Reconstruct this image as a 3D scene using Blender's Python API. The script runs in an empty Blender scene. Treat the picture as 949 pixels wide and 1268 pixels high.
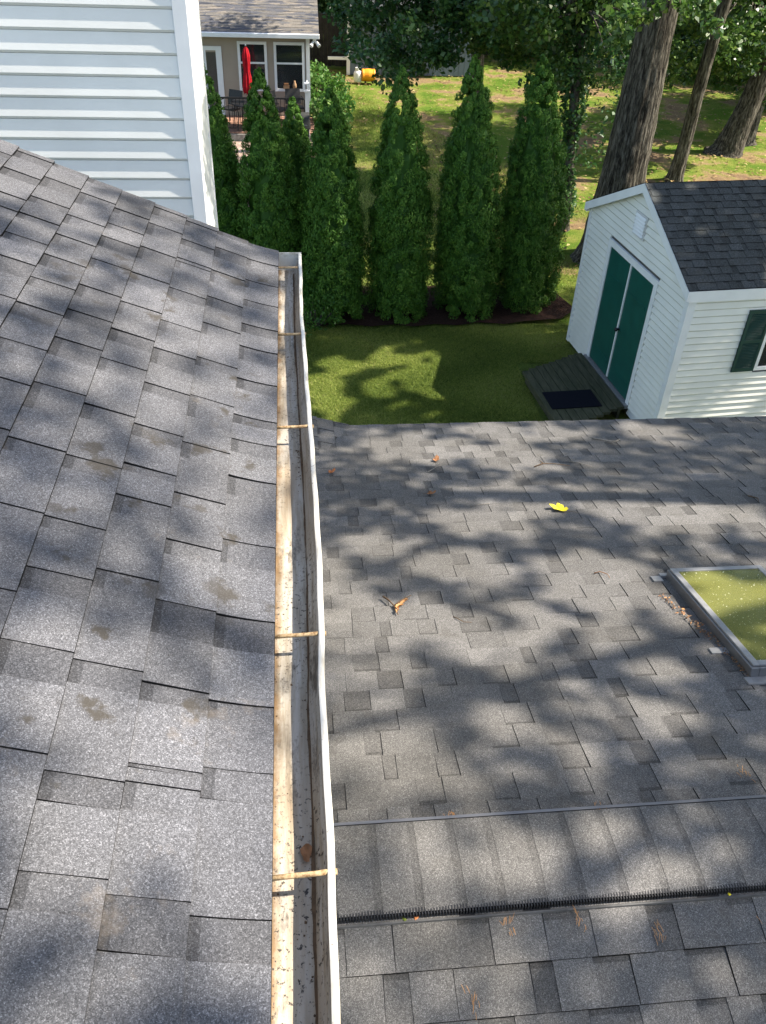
import bpy, math, random
import numpy as np
from mathutils import Matrix, Vector
random.seed(7); RNG = np.random.default_rng(7)
S = bpy.context.scene
COL = S.collection
# ------------------------------------------------------------------ camera
cam = bpy.data.cameras.new('camera'); co = bpy.data.objects.new('camera', cam); COL.objects.link(co)
cam.sensor_fit = 'VERTICAL'; cam.sensor_height = 36.0; cam.lens = 36.0*1040/1268
cam.clip_start = 0.05; cam.clip_end = 500
Rt = Vector((0.995, -0.093, 0.034)); Dn = Vector((-0.031, -0.618, -0.785)); Fw = Vector((0.094, 0.780, -0.618))
Fw.normalize(); Rt = (Rt - Fw*Rt.dot(Fw)).normalized(); Up = Rt.cross(Fw)
co.matrix_world = Matrix(((Rt.x, Up.x, -Fw.x, 0), (Rt.y, Up.y, -Fw.y, 0), (Rt.z, Up.z, -Fw.z, 6.8), (0, 0, 0, 1)))
S.camera = co
# ------------------------------------------------------------------ sky, sun, exposure
SUN = Vector((0.64, -0.04, 0.768)).normalized()
W = bpy.data.worlds.new('World'); S.world = W; W.use_nodes = True
wn = W.node_tree.nodes; wl = W.node_tree.links
sky = wn.new('ShaderNodeTexSky'); sky.sky_type = 'NISHITA'; sky.sun_disc = False
sky.sun_elevation = math.asin(SUN.z); sky.sun_rotation = math.atan2(SUN.x, SUN.y)
wm_ = wn.new('ShaderNodeMix'); wm_.data_type = 'RGBA'; wm_.blend_type = 'MULTIPLY'; wm_.inputs[0].default_value = 1.0
wl.new(sky.outputs[0], wm_.inputs[6]); wm_.inputs[7].default_value = (1.0, 0.92, 0.83, 1)     # camera white balance
wl.new(wm_.outputs[2], wn['Background'].inputs[0]); wn['Background'].inputs[1].default_value = 0.15
sl = bpy.data.lights.new('sun', 'SUN'); sl.energy = 4.7; sl.angle = math.radians(0.53); sl.color = (1.0, 0.91, 0.78)
so = bpy.data.objects.new('sun', sl); COL.objects.link(so)
so.rotation_euler = SUN.to_track_quat('Z', 'Y').to_euler(); so.location = (20, 0, 25)
S.view_settings.view_transform = 'Standard'; S.view_settings.look = 'None'
S.view_settings.exposure = 1.35; S.view_settings.gamma = 1.0; S.view_settings.use_curve_mapping = False
S.render.engine = 'CYCLES'
S.cycles.max_bounces = 6; S.cycles.transparent_max_bounces = 12

# ------------------------------------------------------------------ material helpers
class NT:
    def __init__(s, name, rough=0.8, spec=0.3):
        s.m = bpy.data.materials.new(name); s.m.use_nodes = True
        s.t = s.m.node_tree; s.n = s.t.nodes; s.l = s.t.links
        s.b = s.n['Principled BSDF']; s.b.inputs['Roughness'].default_value = rough
        s.b.inputs['Specular IOR Level'].default_value = spec
    def new(s, ty, **kw):
        x = s.n.new(ty)
        for k, v in kw.items():
            if k in x.inputs: s.put(x.inputs[k], v)
            else: setattr(x, k, v)
        return x
    def put(s, inp, v):
        if hasattr(v, 'is_output') or isinstance(v, bpy.types.NodeSocket): s.l.new(v, inp)
        else: inp.default_value = v
    def pos(s, scale=(1, 1, 1), obj=False, rot=(0, 0, 0)):
        if obj: src = s.new('ShaderNodeTexCoord').outputs['Object']
        else: src = s.new('ShaderNodeNewGeometry').outputs['Position']
        mp = s.new('ShaderNodeMapping'); s.l.new(src, mp.inputs[0]); mp.inputs['Scale'].default_value = scale
        mp.inputs['Rotation'].default_value = rot
        return mp.outputs[0]
    def noise(s, vec, scale, detail=3, rough=0.5):
        x = s.new('ShaderNodeTexNoise', Scale=scale, Detail=detail, Roughness=rough); s.l.new(vec, x.inputs['Vector']); return x.outputs['Fac']
    def vor(s, vec, scale, out='Color', feature='F1'):
        x = s.new('ShaderNodeTexVoronoi', Scale=scale); x.feature = feature; s.l.new(vec, x.inputs['Vector']); return x.outputs[out]
    def ramp(s, fac, stops, interp='LINEAR'):
        x = s.new('ShaderNodeValToRGB'); x.color_ramp.interpolation = interp
        e = x.color_ramp.elements
        while len(e) < len(stops): e.new(0.5)
        for i, (p, c) in enumerate(stops):
            e[i].position = p; e[i].color = (c if len(c) == 4 else (*c, 1)) if not isinstance(c, (int, float)) else (c, c, c, 1)
        s.l.new(fac, x.inputs[0]); return x.outputs[0]
    def mix(s, fac, a, b, mode='MIX'):
        x = s.new('ShaderNodeMix'); x.data_type = 'RGBA'; x.blend_type = mode
        s.put(x.inputs[0], fac)
        for i, v in ((6, a), (7, b)):
            if isinstance(v, (int, float)): v = (v, v, v, 1)
            elif isinstance(v, tuple) and len(v) == 3: v = (*v, 1)
            s.put(x.inputs[i], v)
        return x.outputs[2]
    def math(s, op, a, b=0.0):
        x = s.new('ShaderNodeMath'); x.operation = op; s.put(x.inputs[0], a); s.put(x.inputs[1], b); return x.outputs[0]
    def attr(s, name):
        x = s.new('ShaderNodeAttribute'); x.attribute_name = name; return x.outputs['Fac']
    def base(s, c):
        if isinstance(c, tuple): s.b.inputs['Base Color'].default_value = (*c, 1)
        else: s.l.new(c, s.b.inputs['Base Color'])
        return s
    def bump(s, h, strength=0.3, dist=0.01):
        x = s.new('ShaderNodeBump', Strength=strength, Distance=dist); s.l.new(h, x.inputs['Height']); s.l.new(x.outputs[0], s.b.inputs['Normal']); return s
M = {}
def simple(name, col, rough=0.7, var=0.12, nscale=6, spec=0.3, metal=0.0, bump=0.0, bscale=60):
    t = NT(name, rough, spec); p = t.pos()
    n = t.noise(p, nscale, 4)
    lo = tuple(c*(1-var) for c in col); hi = tuple(min(1, c*(1+var)) for c in col)
    t.base(t.ramp(n, [(0.3, lo), (0.7, hi)])); t.b.inputs['Metallic'].default_value = metal
    if bump: t.bump(t.noise(p, bscale, 4), bump, 0.01)
    M[name] = t.m; return t.m
def shingle_mat(name, tone=(0.155, 0.157, 0.168), gscale=330, stain=0.35, contrast=1.0):
    t = NT(name, 0.92, 0.15); p = t.pos()
    v = t.vor(p, gscale); sep = t.new('ShaderNodeSeparateColor'); t.l.new(v, sep.inputs[0])
    g = t.ramp(sep.outputs[0], [(0.0, 0.55), (0.35, 0.78), (0.62, 1.0), (0.82, 1.18), (0.93, 1.5), (1.0, 2.0)])
    v2 = t.vor(p, gscale*0.45); sep2 = t.new('ShaderNodeSeparateColor'); t.l.new(v2, sep2.inputs[0])
    g2 = t.ramp(sep2.outputs[1], [(0.0, 0.8), (0.6, 1.0), (1.0, 1.2)])
    gg = t.mix(1.0, g, g2, 'MULTIPLY')
    ti = t.attr('tint')
    tc = t.ramp(ti, [(0.0, 0.0), (1.0, 2.0)])
    big = t.ramp(t.noise(p, 2.3, 5, 0.6), [(0.3, (0.86, 0.85, 0.83)), (0.7, (1.12, 1.12, 1.14))])
    c = t.mix(1.0, t.mix(1.0, (*tone, 1), gg, 'MULTIPLY'), tc, 'MULTIPLY')
    c = t.mix(1.0, c, big, 'MULTIPLY')
    # brown-grey mossy dabs and dusty scuffs
    st = t.ramp(t.noise(p, 7.0, 6, 0.65), [(0.58, 0.0), (0.64, 1.0)])
    st = t.mix(1.0, st, t.ramp(t.noise(p, 1.6, 2), [(0.46, 0.0), (0.56, 1.0)]), 'MULTIPLY')
    f = t.math('MULTIPLY', st, stain)
    sxx = t.new('ShaderNodeSeparateXYZ'); t.l.new(t.pos(), sxx.inputs[0])
    f = t.math('MULTIPLY', f, t.ramp(t.math('ADD', sxx.outputs[0], 1.2), [(0.25, 0.35), (0.75, 1.0)]))
    c = t.mix(f, c, (0.060, 0.054, 0.046))
    st2 = t.ramp(t.noise(p, 5.0, 5, 0.7), [(0.62, 0.0), (0.72, 1.0)])
    p2 = t.pos((1, 1, 1)); 
    c = t.mix(t.math('MULTIPLY', st2, stain*0.35), c, (0.24, 0.20, 0.16))
    t.base(c); t.bump(sep.outputs[0], 0.55, 0.003)
    M[name] = t.m
shingle_mat('roof_granules', (0.124, 0.126, 0.136), 560, 0.9)
shingle_mat('low_roof_granules', (0.145, 0.141, 0.136), 520, 0.25)
shingle_mat('shed_roof_granules', (0.066, 0.072, 0.074), 200, 0.1)
def far_roof():
    t = NT('far_roof_granules', 0.9, 0.15); p = t.pos((1.1, 5.0, 5.0))
    v = t.vor(p, 3.0); sep = t.new('ShaderNodeSeparateColor'); t.l.new(v, sep.inputs[0])
    c = t.ramp(sep.outputs[0], [(0.0, (0.05, 0.055, 0.07)), (0.3, (0.10, 0.10, 0.11)), (0.55, (0.125, 0.118, 0.11)), (0.8, (0.165, 0.15, 0.13)), (1.0, (0.20, 0.175, 0.15))])
    n = t.ramp(t.noise(t.pos(), 30, 3), [(0.3, 0.8), (0.7, 1.2)])
    t.base(t.mix(1.0, c, n, 'MULTIPLY')); M['far_roof_granules'] = t.m
far_roof()
simple('vinyl_white', (0.76, 0.77, 0.75), 0.42, 0.04, 3, 0.4, bump=0.05, bscale=90)
simple('trim_white', (0.80, 0.81, 0.82), 0.45, 0.04, 5, 0.4)
simple('shed_vinyl', (0.77, 0.77, 0.72), 0.5, 0.06, 2.0, 0.35)
simple('green_door', (0.006, 0.085, 0.068), 0.42, 0.12, 5, 0.5, bump=0.05)
simple('green_shutter', (0.008, 0.045, 0.040), 0.5, 0.12, 5, 0.4)
simple('beige_vinyl', (0.36, 0.30, 0.24), 0.6, 0.05, 2)
simple('dark_metal', (0.012, 0.012, 0.013), 0.45, 0.2, 20, 0.5)
simple('grey_metal', (0.20, 0.20, 0.205), 0.38, 0.08, 12, 0.5, 0.55)
simple('pale_flashing', (0.27, 0.27, 0.275), 0.5, 0.12, 30, 0.4, 0.3)
simple('black_plastic', (0.018, 0.018, 0.020), 0.5, 0.3, 25, 0.4)
simple('red_cloth', (0.34, 0.006, 0.014), 0.8, 0.25, 14, 0.2, bump=0.4, bscale=20)
simple('mat_black', (0.008, 0.009, 0.016), 0.95, 0.4, 60, 0.1, bump=0.6, bscale=300)
simple('slate_siding', (0.13, 0.165, 0.205), 0.6, 0.08, 3)
simple('dark_fence', (0.040, 0.040, 0.036), 0.85, 0.35, 5, 0.2, bump=0.4)
simple('brick_red', (0.30, 0.17, 0.12), 0.9, 0.35, 18, 0.2, bump=0.4)
simple('paver_stone', (0.34, 0.25, 0.20), 0.9, 0.35, 7, 0.2, bump=0.3)
simple('grey_stone', (0.22, 0.21, 0.19), 0.9, 0.3, 9, 0.2, bump=0.4)
simple('orange_tank', (0.80, 0.30, 0.015), 0.45, 0.08, 8, 0.4)
simple('white_paint', (0.72, 0.72, 0.72), 0.45, 0.06, 8, 0.4)
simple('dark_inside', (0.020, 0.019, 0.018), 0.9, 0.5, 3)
simple('clay', (0.33, 0.20, 0.11), 0.7, 0.2, 10)
simple('roof_board', (0.10, 0.10, 0.10), 0.9, 0.2, 10)
simple('shaft_cream', (0.60, 0.56, 0.34), 0.8, 0.05, 4)
simple('twig_brown', (0.11, 0.070, 0.040), 0.85, 0.35, 60)
simple('twig_grey', (0.22, 0.20, 0.17), 0.85, 0.3, 60)
simple('leaf_dry', (0.42, 0.22, 0.09), 0.8, 0.35, 40)
simple('leaf_orange', (0.55, 0.20, 0.07), 0.7, 0.25, 60)
simple('leaf_brown', (0.25, 0.12, 0.055), 0.8, 0.35, 60)
simple('leaf_yellow', (0.80, 0.66, 0.03), 0.6, 0.12, 60)
def gutter_mat():
    t = NT('gutter_aluminium', 0.5, 0.4); p = t.pos()
    ps = t.pos((22, 1.6, 22)); sx_ = t.new('ShaderNodeSeparateXYZ'); t.l.new(p, sx_.inputs[0])
    c = t.ramp(t.noise(ps, 2.2, 6, 0.65), [(0.30, (0.17, 0.135, 0.095)), (0.44, (0.38, 0.335, 0.26)), (0.62, (0.58, 0.55, 0.49))])
    dirt = t.ramp(t.noise(t.pos((3, 0.6, 3)), 2.2, 5, 0.6), [(0.36, 0.0), (0.60, 1.0)])
    c = t.mix(t.math('MULTIPLY', dirt, 0.60), c, (0.27, 0.20, 0.125))
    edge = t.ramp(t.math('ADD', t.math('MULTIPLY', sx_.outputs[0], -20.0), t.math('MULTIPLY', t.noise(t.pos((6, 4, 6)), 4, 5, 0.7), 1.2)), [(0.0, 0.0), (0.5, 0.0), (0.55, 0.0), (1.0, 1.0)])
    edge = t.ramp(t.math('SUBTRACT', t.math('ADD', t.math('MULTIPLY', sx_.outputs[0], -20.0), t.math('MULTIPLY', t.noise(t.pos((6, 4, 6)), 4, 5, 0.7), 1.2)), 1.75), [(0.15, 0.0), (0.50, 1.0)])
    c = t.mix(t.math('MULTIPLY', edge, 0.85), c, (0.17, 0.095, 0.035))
    sp = t.ramp(t.noise(p, 85, 3, 0.7), [(0.57, 0.0), (0.64, 1.0)])
    sp = t.mix(1.0, sp, t.ramp(t.noise(t.pos((2, 0.7, 2)), 3.2, 3), [(0.36, 0.1), (0.60, 1.0)]), 'MULTIPLY')
    c = t.mix(sp, c, (0.030, 0.022, 0.016))
    big = t.ramp(t.noise(t.pos((2.5, 0.9, 2.5)), 5.0, 6, 0.75), [(0.56, 0.0), (0.66, 1.0)])
    c = t.mix(t.math('MULTIPLY', big, 0.85), c, (0.05, 0.038, 0.027))
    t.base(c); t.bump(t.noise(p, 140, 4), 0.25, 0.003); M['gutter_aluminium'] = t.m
    t = NT('gutter_lip', 0.4, 0.45); p = t.pos()
    c = t.ramp(t.noise(t.pos((8, 1.5, 8)), 2.5, 5, 0.7), [(0.32, (0.36, 0.32, 0.25)), (0.5, (0.66, 0.64, 0.58))])
    sp = t.ramp(t.noise(p, 60, 3, 0.7), [(0.66, 0.0), (0.72, 1.0)])
    t.base(t.mix(sp, c, (0.12, 0.09, 0.06))); M['gutter_lip'] = t.m
    t = NT('rusty_hanger', 0.7, 0.3); p = t.pos()
    t.base(t.ramp(t.noise(p, 90, 4, 0.7), [(0.35, (0.20, 0.11, 0.045)), (0.6, (0.55, 0.40, 0.22))])); M['rusty_hanger'] = t.m
gutter_mat()
def grass_mat():
    t = NT('lawn_turf', 0.95, 0.1); p = t.pos()
    near = t.ramp(t.noise(p, 1.1, 5, 0.6), [(0.34, (0.055, 0.085, 0.022)), (0.54, (0.14, 0.20, 0.040)), (0.74, (0.28, 0.28, 0.11))])
    far = t.ramp(t.noise(p, 0.55, 6, 0.65), [(0.42, (0.10, 0.175, 0.020)), (0.52, (0.20, 0.23, 0.045)), (0.56, (0.30, 0.22, 0.11)), (0.68, (0.19, 0.12, 0.08))])
    sx = t.new('ShaderNodeSeparateXYZ'); t.l.new(p, sx.inputs[0])
    # bare, leaf-strewn soil under the trees at the back right, turf elsewhere
    m = t.math('ADD', t.math('MULTIPLY', sx.outputs[0], 0.22), t.math('MULTIPLY', sx.outputs[1], 0.055))
    m = t.math('ADD', m, t.math('MULTIPLY', t.noise(p, 0.5, 3), 1.0))
    mk = t.ramp(t.math('SUBTRACT', m, 2.0), [(0.0, 0.0), (0.35, 1.0)])
    c = t.mix(mk, near, far)
    n2 = t.ramp(t.noise(p, 38, 4, 0.7), [(0.25, 0.45), (0.5, 0.95), (0.75, 1.55)])
    c = t.mix(1.0, c, n2, 'MULTIPLY')
    t.base(c); t.bump(t.noise(p, 45, 5, 0.8), 0.9, 0.06); M['lawn_turf'] = t.m
    t = NT('bark_mulch', 0.95, 0.1); p = t.pos()
    t.base(t.ramp(t.noise(p, 28, 5, 0.7), [(0.3, (0.016, 0.010, 0.008)), (0.7, (0.075, 0.040, 0.030))])); t.bump(t.noise(p, 50, 5, 0.8), 1.0, 0.05); M['bark_mulch'] = t.m
grass_mat()
def leafmat(name, cols, trans=0.35, rough=0.55, spec=0.4):
    t = NT(name, rough, spec)
    a = t.attr('tint')
    c = t.ramp(a, [(i/(len(cols)-1), k) for i, k in enumerate(cols)])
    t.base(c)
    tr = t.new('ShaderNodeBsdfTranslucent'); t.l.new(c, tr.inputs[0])
    mx = t.new('ShaderNodeMixShader'); mx.inputs[0].default_value = trans
    out = t.n['Material Output']; t.l.new(t.b.outputs[0], mx.inputs[1]); t.l.new(tr.outputs[0], mx.inputs[2]); t.l.new(mx.outputs[0], out.inputs[0])
    M[name] = t.m
leafmat('arborvitae_spray', [(0.026, 0.080, 0.011), (0.065, 0.170, 0.018), (0.125, 0.250, 0.030), (0.22, 0.32, 0.060)], 0.15, 0.6, 0.3)
leafmat('oak_leaf', [(0.022, 0.060, 0.012), (0.048, 0.115, 0.020), (0.10, 0.18, 0.035), (0.21, 0.28, 0.07)], 0.4, 0.38, 0.6)
leafmat('blue_leaf', [(0.018, 0.060, 0.020), (0.036, 0.105, 0.030), (0.075, 0.16, 0.040), (0.17, 0.26, 0.08)], 0.35, 0.4, 0.5)
leafmat('shrub_leaf', [(0.025, 0.085, 0.012), (0.050, 0.145, 0.020), (0.10, 0.23, 0.035), (0.30, 0.40, 0.14)], 0.35)
leafmat('grass_blade', [(0.070, 0.115, 0.024), (0.19, 0.26, 0.050), (0.36, 0.42, 0.10), (0.46, 0.43, 0.18)], 0.5, 0.6, 0.2)
leafmat('litter_leaf', [(0.09, 0.045, 0.02), (0.20, 0.11, 0.05), (0.34, 0.22, 0.10), (0.45, 0.36, 0.16)], 0.15)
def bark_mat():
    t = NT('bark', 0.95, 0.15); p = t.pos((1, 1, 0.22))
    q = t.pos((1, 1, 0.10)); v = t.noise(q, 20, 5, 0.6); n = t.noise(p, 30, 6, 0.7)
    c = t.ramp(t.math('ADD', t.math('MULTIPLY', v, 0.6), t.math('MULTIPLY', n, 0.6)), [(0.48, (0.012, 0.010, 0.008)), (0.60, (0.075, 0.066, 0.052)), (0.74, (0.21, 0.19, 0.155))])
    t.base(c); t.bump(v, 1.0, 0.08); M['bark'] = t.m
bark_mat()
def wood_mat():
    t = NT('mossy_wood', 0.9, 0.15); p = t.pos((9.0, 1.1, 6.0), obj=False)
    c = t.ramp(t.noise(p, 3.0, 5, 0.7), [(0.3, (0.035, 0.042, 0.024)), (0.6, (0.085, 0.085, 0.055)), (0.8, (0.13, 0.12, 0.085))])
    t.base(c); t.bump(t.noise(p, 20, 4), 0.4, 0.01); M['mossy_wood'] = t.m
wood_mat()
def glass_mats():
    t = NT('skylight_glass', 0.08, 0.6); p = t.pos()
    sp = t.ramp(t.noise(p, 85, 2, 0.6), [(0.69, 0.0), (0.72, 1.0)])
    t.base(t.mix(sp, (0.30, 0.31, 0.115), (0.85, 0.85, 0.65)))
    tr = t.new('ShaderNodeBsdfTransparent'); tr.inputs[0].default_value = (0.80, 0.80, 0.46, 1)
    mx = t.new('ShaderNodeMixShader'); t.l.new(t.ramp(t.math('ADD', sp, t.math('MULTIPLY', t.noise(p, 3, 3), 0.3)), [(0.1, 0.35), (0.2, 0.5), (1, 0.98)]), mx.inputs[0])
    t.l.new(tr.outputs[0], mx.inputs[1]); t.l.new(t.b.outputs[0], mx.inputs[2]); t.l.new(mx.outputs[0], t.n['Material Output'].inputs[0])
    M['skylight_glass'] = t.m
    t = NT('window_glass', 0.05, 0.7); t.base((0.035, 0.042, 0.045)); t.b.inputs['Alpha'].default_value = 0.55; M['window_glass'] = t.m
    t = NT('grille_plate', 0.6); t.base((0.6, 0.6, 0.6)); M['grille_plate'] = t.m
glass_mats()

# ------------------------------------------------------------------ mesh helpers
class MB:
    def __init__(s): s.v = []; s.f = []; s.t = []
    def poly(s, pts, tint=0.5):
        b = len(s.v); s.v += [tuple(p) for p in pts]; s.f.append(tuple(range(b, b+len(pts)))); s.t.append(tint); return s
    def box(s, lo, hi, tint=0.5, mat=None):
        x0, y0, z0 = lo; x1, y1, z1 = hi
        P = [(x0,y0,z0),(x1,y0,z0),(x1,y1,z0),(x0,y1,z0),(x0,y0,z1),(x1,y0,z1),(x1,y1,z1),(x0,y1,z1)]
        return s.hexa(P, tint, mat)
    def hexa(s, P, tint=0.5, mat=None):
        if mat is not None: P = [tuple(mat @ Vector(p)) for p in P]
        b = len(s.v); s.v += [tuple(p) for p in P]
        for q in ((0,3,2,1),(4,5,6,7),(0,1,5,4),(1,2,6,5),(2,3,7,6),(3,0,4,7)): s.f.append(tuple(b+i for i in q)); s.t.append(tint)
        return s
    def tube(s, path, rad, n=8, cap=True, tint=0.5, wob=None):
        path = [Vector(p) for p in path]
        if not hasattr(rad, '__len__'): rad = [rad]*len(path)
        b = len(s.v); ref = Vector((0.3, 0.9, 0.2))
        for i, p in enumerate(path):
            d = (path[min(i+1, len(path)-1)] - path[max(i-1, 0)]).normalized()
            a = d.cross(ref).normalized(); c = d.cross(a)
            for k in range(n):
                an = 2*math.pi*k/n; r = rad[i]*(1 if wob is None else wob(i, k))
                s.v.append(tuple(p + a*math.cos(an)*r + c*math.sin(an)*r))
        for i in range(len(path)-1):
            for k in range(n):
                s.f.append((b+i*n+k, b+i*n+(k+1)%n, b+(i+1)*n+(k+1)%n, b+(i+1)*n+k)); s.t.append(tint)
        if cap:
            s.f.append(tuple(b+k for k in range(n))[::-1]); s.t.append(tint)
            s.f.append(tuple(b+(len(path)-1)*n+k for k in range(n))); s.t.append(tint)
        return s
    def lathe(s, prof, n=24, c=(0,0,0), tint=0.5):
        b = len(s.v)
        for r, z in prof:
            for k in range(n):
                a = 2*math.pi*k/n; s.v.append((c[0]+r*math.cos(a), c[1]+r*math.sin(a), c[2]+z))
        for i in range(len(prof)-1):
            for k in range(n):
                s.f.append((b+i*n+k, b+i*n+(k+1)%n, b+(i+1)*n+(k+1)%n, b+(i+1)*n+k)); s.t.append(tint)
        return s
    def mesh(s, name, mat, smooth=False):
        me = bpy.data.meshes.new(name); me.from_pydata(s.v, [], s.f)
        at = me.attributes.new('tint', 'FLOAT', 'FACE'); at.data.foreach_set('value', s.t)
        me.materials.append(M[mat] if isinstance(mat, str) else mat)
        if smooth: me.polygons.foreach_set('use_smooth', [True]*len(me.polygons))
        me.update(); return me
    def build(s, name, mat, parent=None, smooth=False, **kw):
        return link(name, s.mesh(name, mat, smooth), parent, **kw)
def link(name, me, parent=None, loc=None, label=None, category=None, group=None, kind=None):
    o = bpy.data.objects.new(name, me); COL.objects.link(o)
    if parent is not None: o.parent = parent
    if loc is not None: o.location = loc
    for k, v in (('label', label), ('category', category), ('group', group), ('kind', kind)):
        if v: o[k] = v
    return o
def thing(name, label, cat, loc=(0,0,0), rz=0, group=None):
    o = link(name, None, None, loc, label, cat, group); o.rotation_euler = (0, 0, rz); o.empty_display_size = 0.2; return o
def bevel(o, w=0.004, seg=2):
    m = o.modifiers.new('bevel', 'BEVEL'); m.width = w; m.segments = seg; m.limit_method = 'ANGLE'; return o
def np_mesh(name, V, nper, tint, mat, smooth=False):
    """V: (n, nper, 3) separate polygons"""
    n = len(V); me = bpy.data.meshes.new(name)
    me.vertices.add(n*nper); me.vertices.foreach_set('co', V.reshape(-1).astype(np.float32))
    me.loops.add(n*nper); me.loops.foreach_set('vertex_index', np.arange(n*nper, dtype=np.int32))
    me.polygons.add(n); me.polygons.foreach_set('loop_start', np.arange(0, n*nper, nper, dtype=np.int32))
    try: me.polygons.foreach_set('loop_total', np.full(n, nper, dtype=np.int32))
    except Exception: pass
    at = me.attributes.new('tint', 'FLOAT', 'FACE'); at.data.foreach_set('value', tint.astype(np.float32))
    me.materials.append(M[mat]); me.update(calc_edges=True)
    return me
def leaves(C, size, nrm=None, nstr=0.0, tint=None, aspect=0.62, up=None, var=0.35):
    """C (n,3) centres -> folded diamond leaves (n,4,3)"""
    n = len(C); R = RNG.normal(size=(n, 3))
    if nrm is not None: R = R*(1-nstr) + nrm*nstr*1.7
    N = R/np.linalg.norm(R, axis=1, keepdims=True)
    T = RNG.normal(size=(n, 3))
    if up is not None: T = T*0.55 + up
    T = T - (T*N).sum(1, keepdims=True)*N; T /= np.linalg.norm(T, axis=1, keepdims=True)
    B = np.cross(N, T)
    s = (size*(1+var*RNG.uniform(-1, 1, n)))[:, None]
    V = np.empty((n, 4, 3))
    V[:, 0] = C + T*s*0.5; V[:, 2] = C - T*s*0.5
    V[:, 1] = C + B*s*0.5*aspect + N*s*0.12 + T*s*0.08; V[:, 3] = C - B*s*0.5*aspect + N*s*0.12 + T*s*0.08
    return V
def tri_fix(V): return V
def crown(name, C, size, mat, parent, tint, **kw):
    V = leaves(C, size, **kw); me = np_mesh(name, V, 4, tint, mat); return link(name, me, parent)

# ================================================================== SETTING
def ground():
    nx, ny = 120, 150
    xs = np.linspace(-60, 80, nx); ys = np.linspace(-30, 120, ny)
    mb = MB()
    for j in range(ny):
        for i in range(nx):
            x, y = xs[i], ys[j]
            z = 0.03*math.sin(x*0.9+y*0.4) + 0.02*math.sin(y*1.3-x*0.5)
            if y < 14 and y > 9: z *= 0.3
            mb.v.append((x, y, z-0.03))
    for j in range(ny-1):
        for i in range(nx-1):
            b = j*nx+i; mb.f.append((b, b+1, b+nx+1, b+nx)); mb.t.append(0.5)
    mb.build('lawn', 'lawn_turf', smooth=True, kind='structure')
ground()
# mulch strip under the hedge
def blob(name, mat, pts, z, kind='structure', parent=None, **kw):
    mb = MB(); n = len(pts); cx = sum(p[0] for p in pts)/n; cy = sum(p[1] for p in pts)/n
    mb.v = [(cx, cy, z+0.02)] + [(p[0], p[1], z) for p in pts]
    for i in range(n): mb.f.append((0, 1+i, 1+(i+1) % n)); mb.t.append(0.5)
    return mb.build(name, mat, parent, kind=kind, **kw)
mp = [(-2.5, 14.05), (-1.2, 14.03), (0.0, 14.08), (0.4, 14.00), (0.9, 14.06), (1.3, 13.96), (1.7, 14.03), (2.1, 13.94), (2.5, 14.03), (2.9, 13.97), (3.3, 14.08), (3.8, 14.0), (4.2, 14.12), (4.9, 14.2), (5.3, 14.6), (5.1, 15.4), (4, 15.8), (2, 15.7), (0, 15.8), (-2.5, 15.9)]
blob('mulch_bed', 'bark_mulch', mp, 0.035)

# ================================================================== MAIN HOUSE
house = thing('house', 'white sided house with grey shingle roofs and dirty white gutter filling the foreground', 'house')
E_ = 0.146
# --- upper roof profile (slight kick at the eave)
_s = np.linspace(0, 9.0, 901); _sl = 0.24 + (0.435-0.24)*np.clip(_s/0.16, 0, 1)**0.8
_c = 1/np.sqrt(1+_sl**2); _px = -0.081 - np.concatenate([[0], np.cumsum(_c[:-1]*0.01)]); _pz = 5.300 + np.concatenate([[0], np.cumsum((_c*_sl)[:-1]*0.01)])
def FU(u, s, h):
    x = np.interp(s, _s, _px) if s >= 0 else -0.081 - s*0.97; z = np.interp(s, _s, _pz) if s >= 0 else 5.300 + s*0.24
    k = np.interp(max(s, 0), _s, _sl); c = 1/math.sqrt(1+k*k)
    return (x + h*k*c, u, z + h*c)
LY0, LZ0, LS = 1.628, 4.062, 0.25; LC = 1/math.sqrt(1+LS*LS)
EAVE_Y = 6.03; LFAR = (EAVE_Y-LY0)/LC
def FF(u, s, h):      # far slope: s measured up from the eave
    y = EAVE_Y - s*LC; z = LZ0 - LS*(y-LY0); return (u, y + h*LS*LC, z + h*LC)
def FN(u, s, h):      # near slope: s measured up from a line at y=-3
    y = -3.0 + s*LC; z = LZ0 - LS*(1.315-y); return (u, y - h*LS*LC, z + h*LC)
def piece(mb, F, u0, u1, k, e, tooth, tint, band, ns=1, sk=0.0, smax=None):
    s0 = k*e; s1 = (k+1)*e + 0.006
    if smax: s1 = min(s1, smax)
    up = 0.0034 if tooth else 0.0
    hb, ht = 0.0074+up, 0.0004+up
    ss = [s0 + (s1-s0)*i/ns for i in range(ns+1)]
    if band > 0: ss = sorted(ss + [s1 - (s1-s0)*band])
    n = len(ss); b = len(mb.v); hj = random.uniform(-0.0006, 0.0006)
    for s in ss:
        f = (s-s0)/(s1-s0); h = hb + (ht-hb)*f + hj; k_ = sk*f
        sb = s - (0.0036 if s == s0 else 0.0)      # butt face slants outwards as a dark strip along the course
        mb.v += [F(u0+k_, s, h), F(u1+k_, s, h), F(u0+k_, sb, -0.003), F(u1+k_, sb, -0.003)]
    for i in range(n-1):
        a = b+4*i; c = a+4
        tt = tint
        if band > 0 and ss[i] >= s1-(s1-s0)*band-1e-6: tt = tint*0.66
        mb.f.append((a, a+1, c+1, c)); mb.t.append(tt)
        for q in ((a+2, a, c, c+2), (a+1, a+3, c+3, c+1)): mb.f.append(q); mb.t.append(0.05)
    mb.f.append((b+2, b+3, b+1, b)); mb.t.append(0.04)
    return mb
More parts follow.
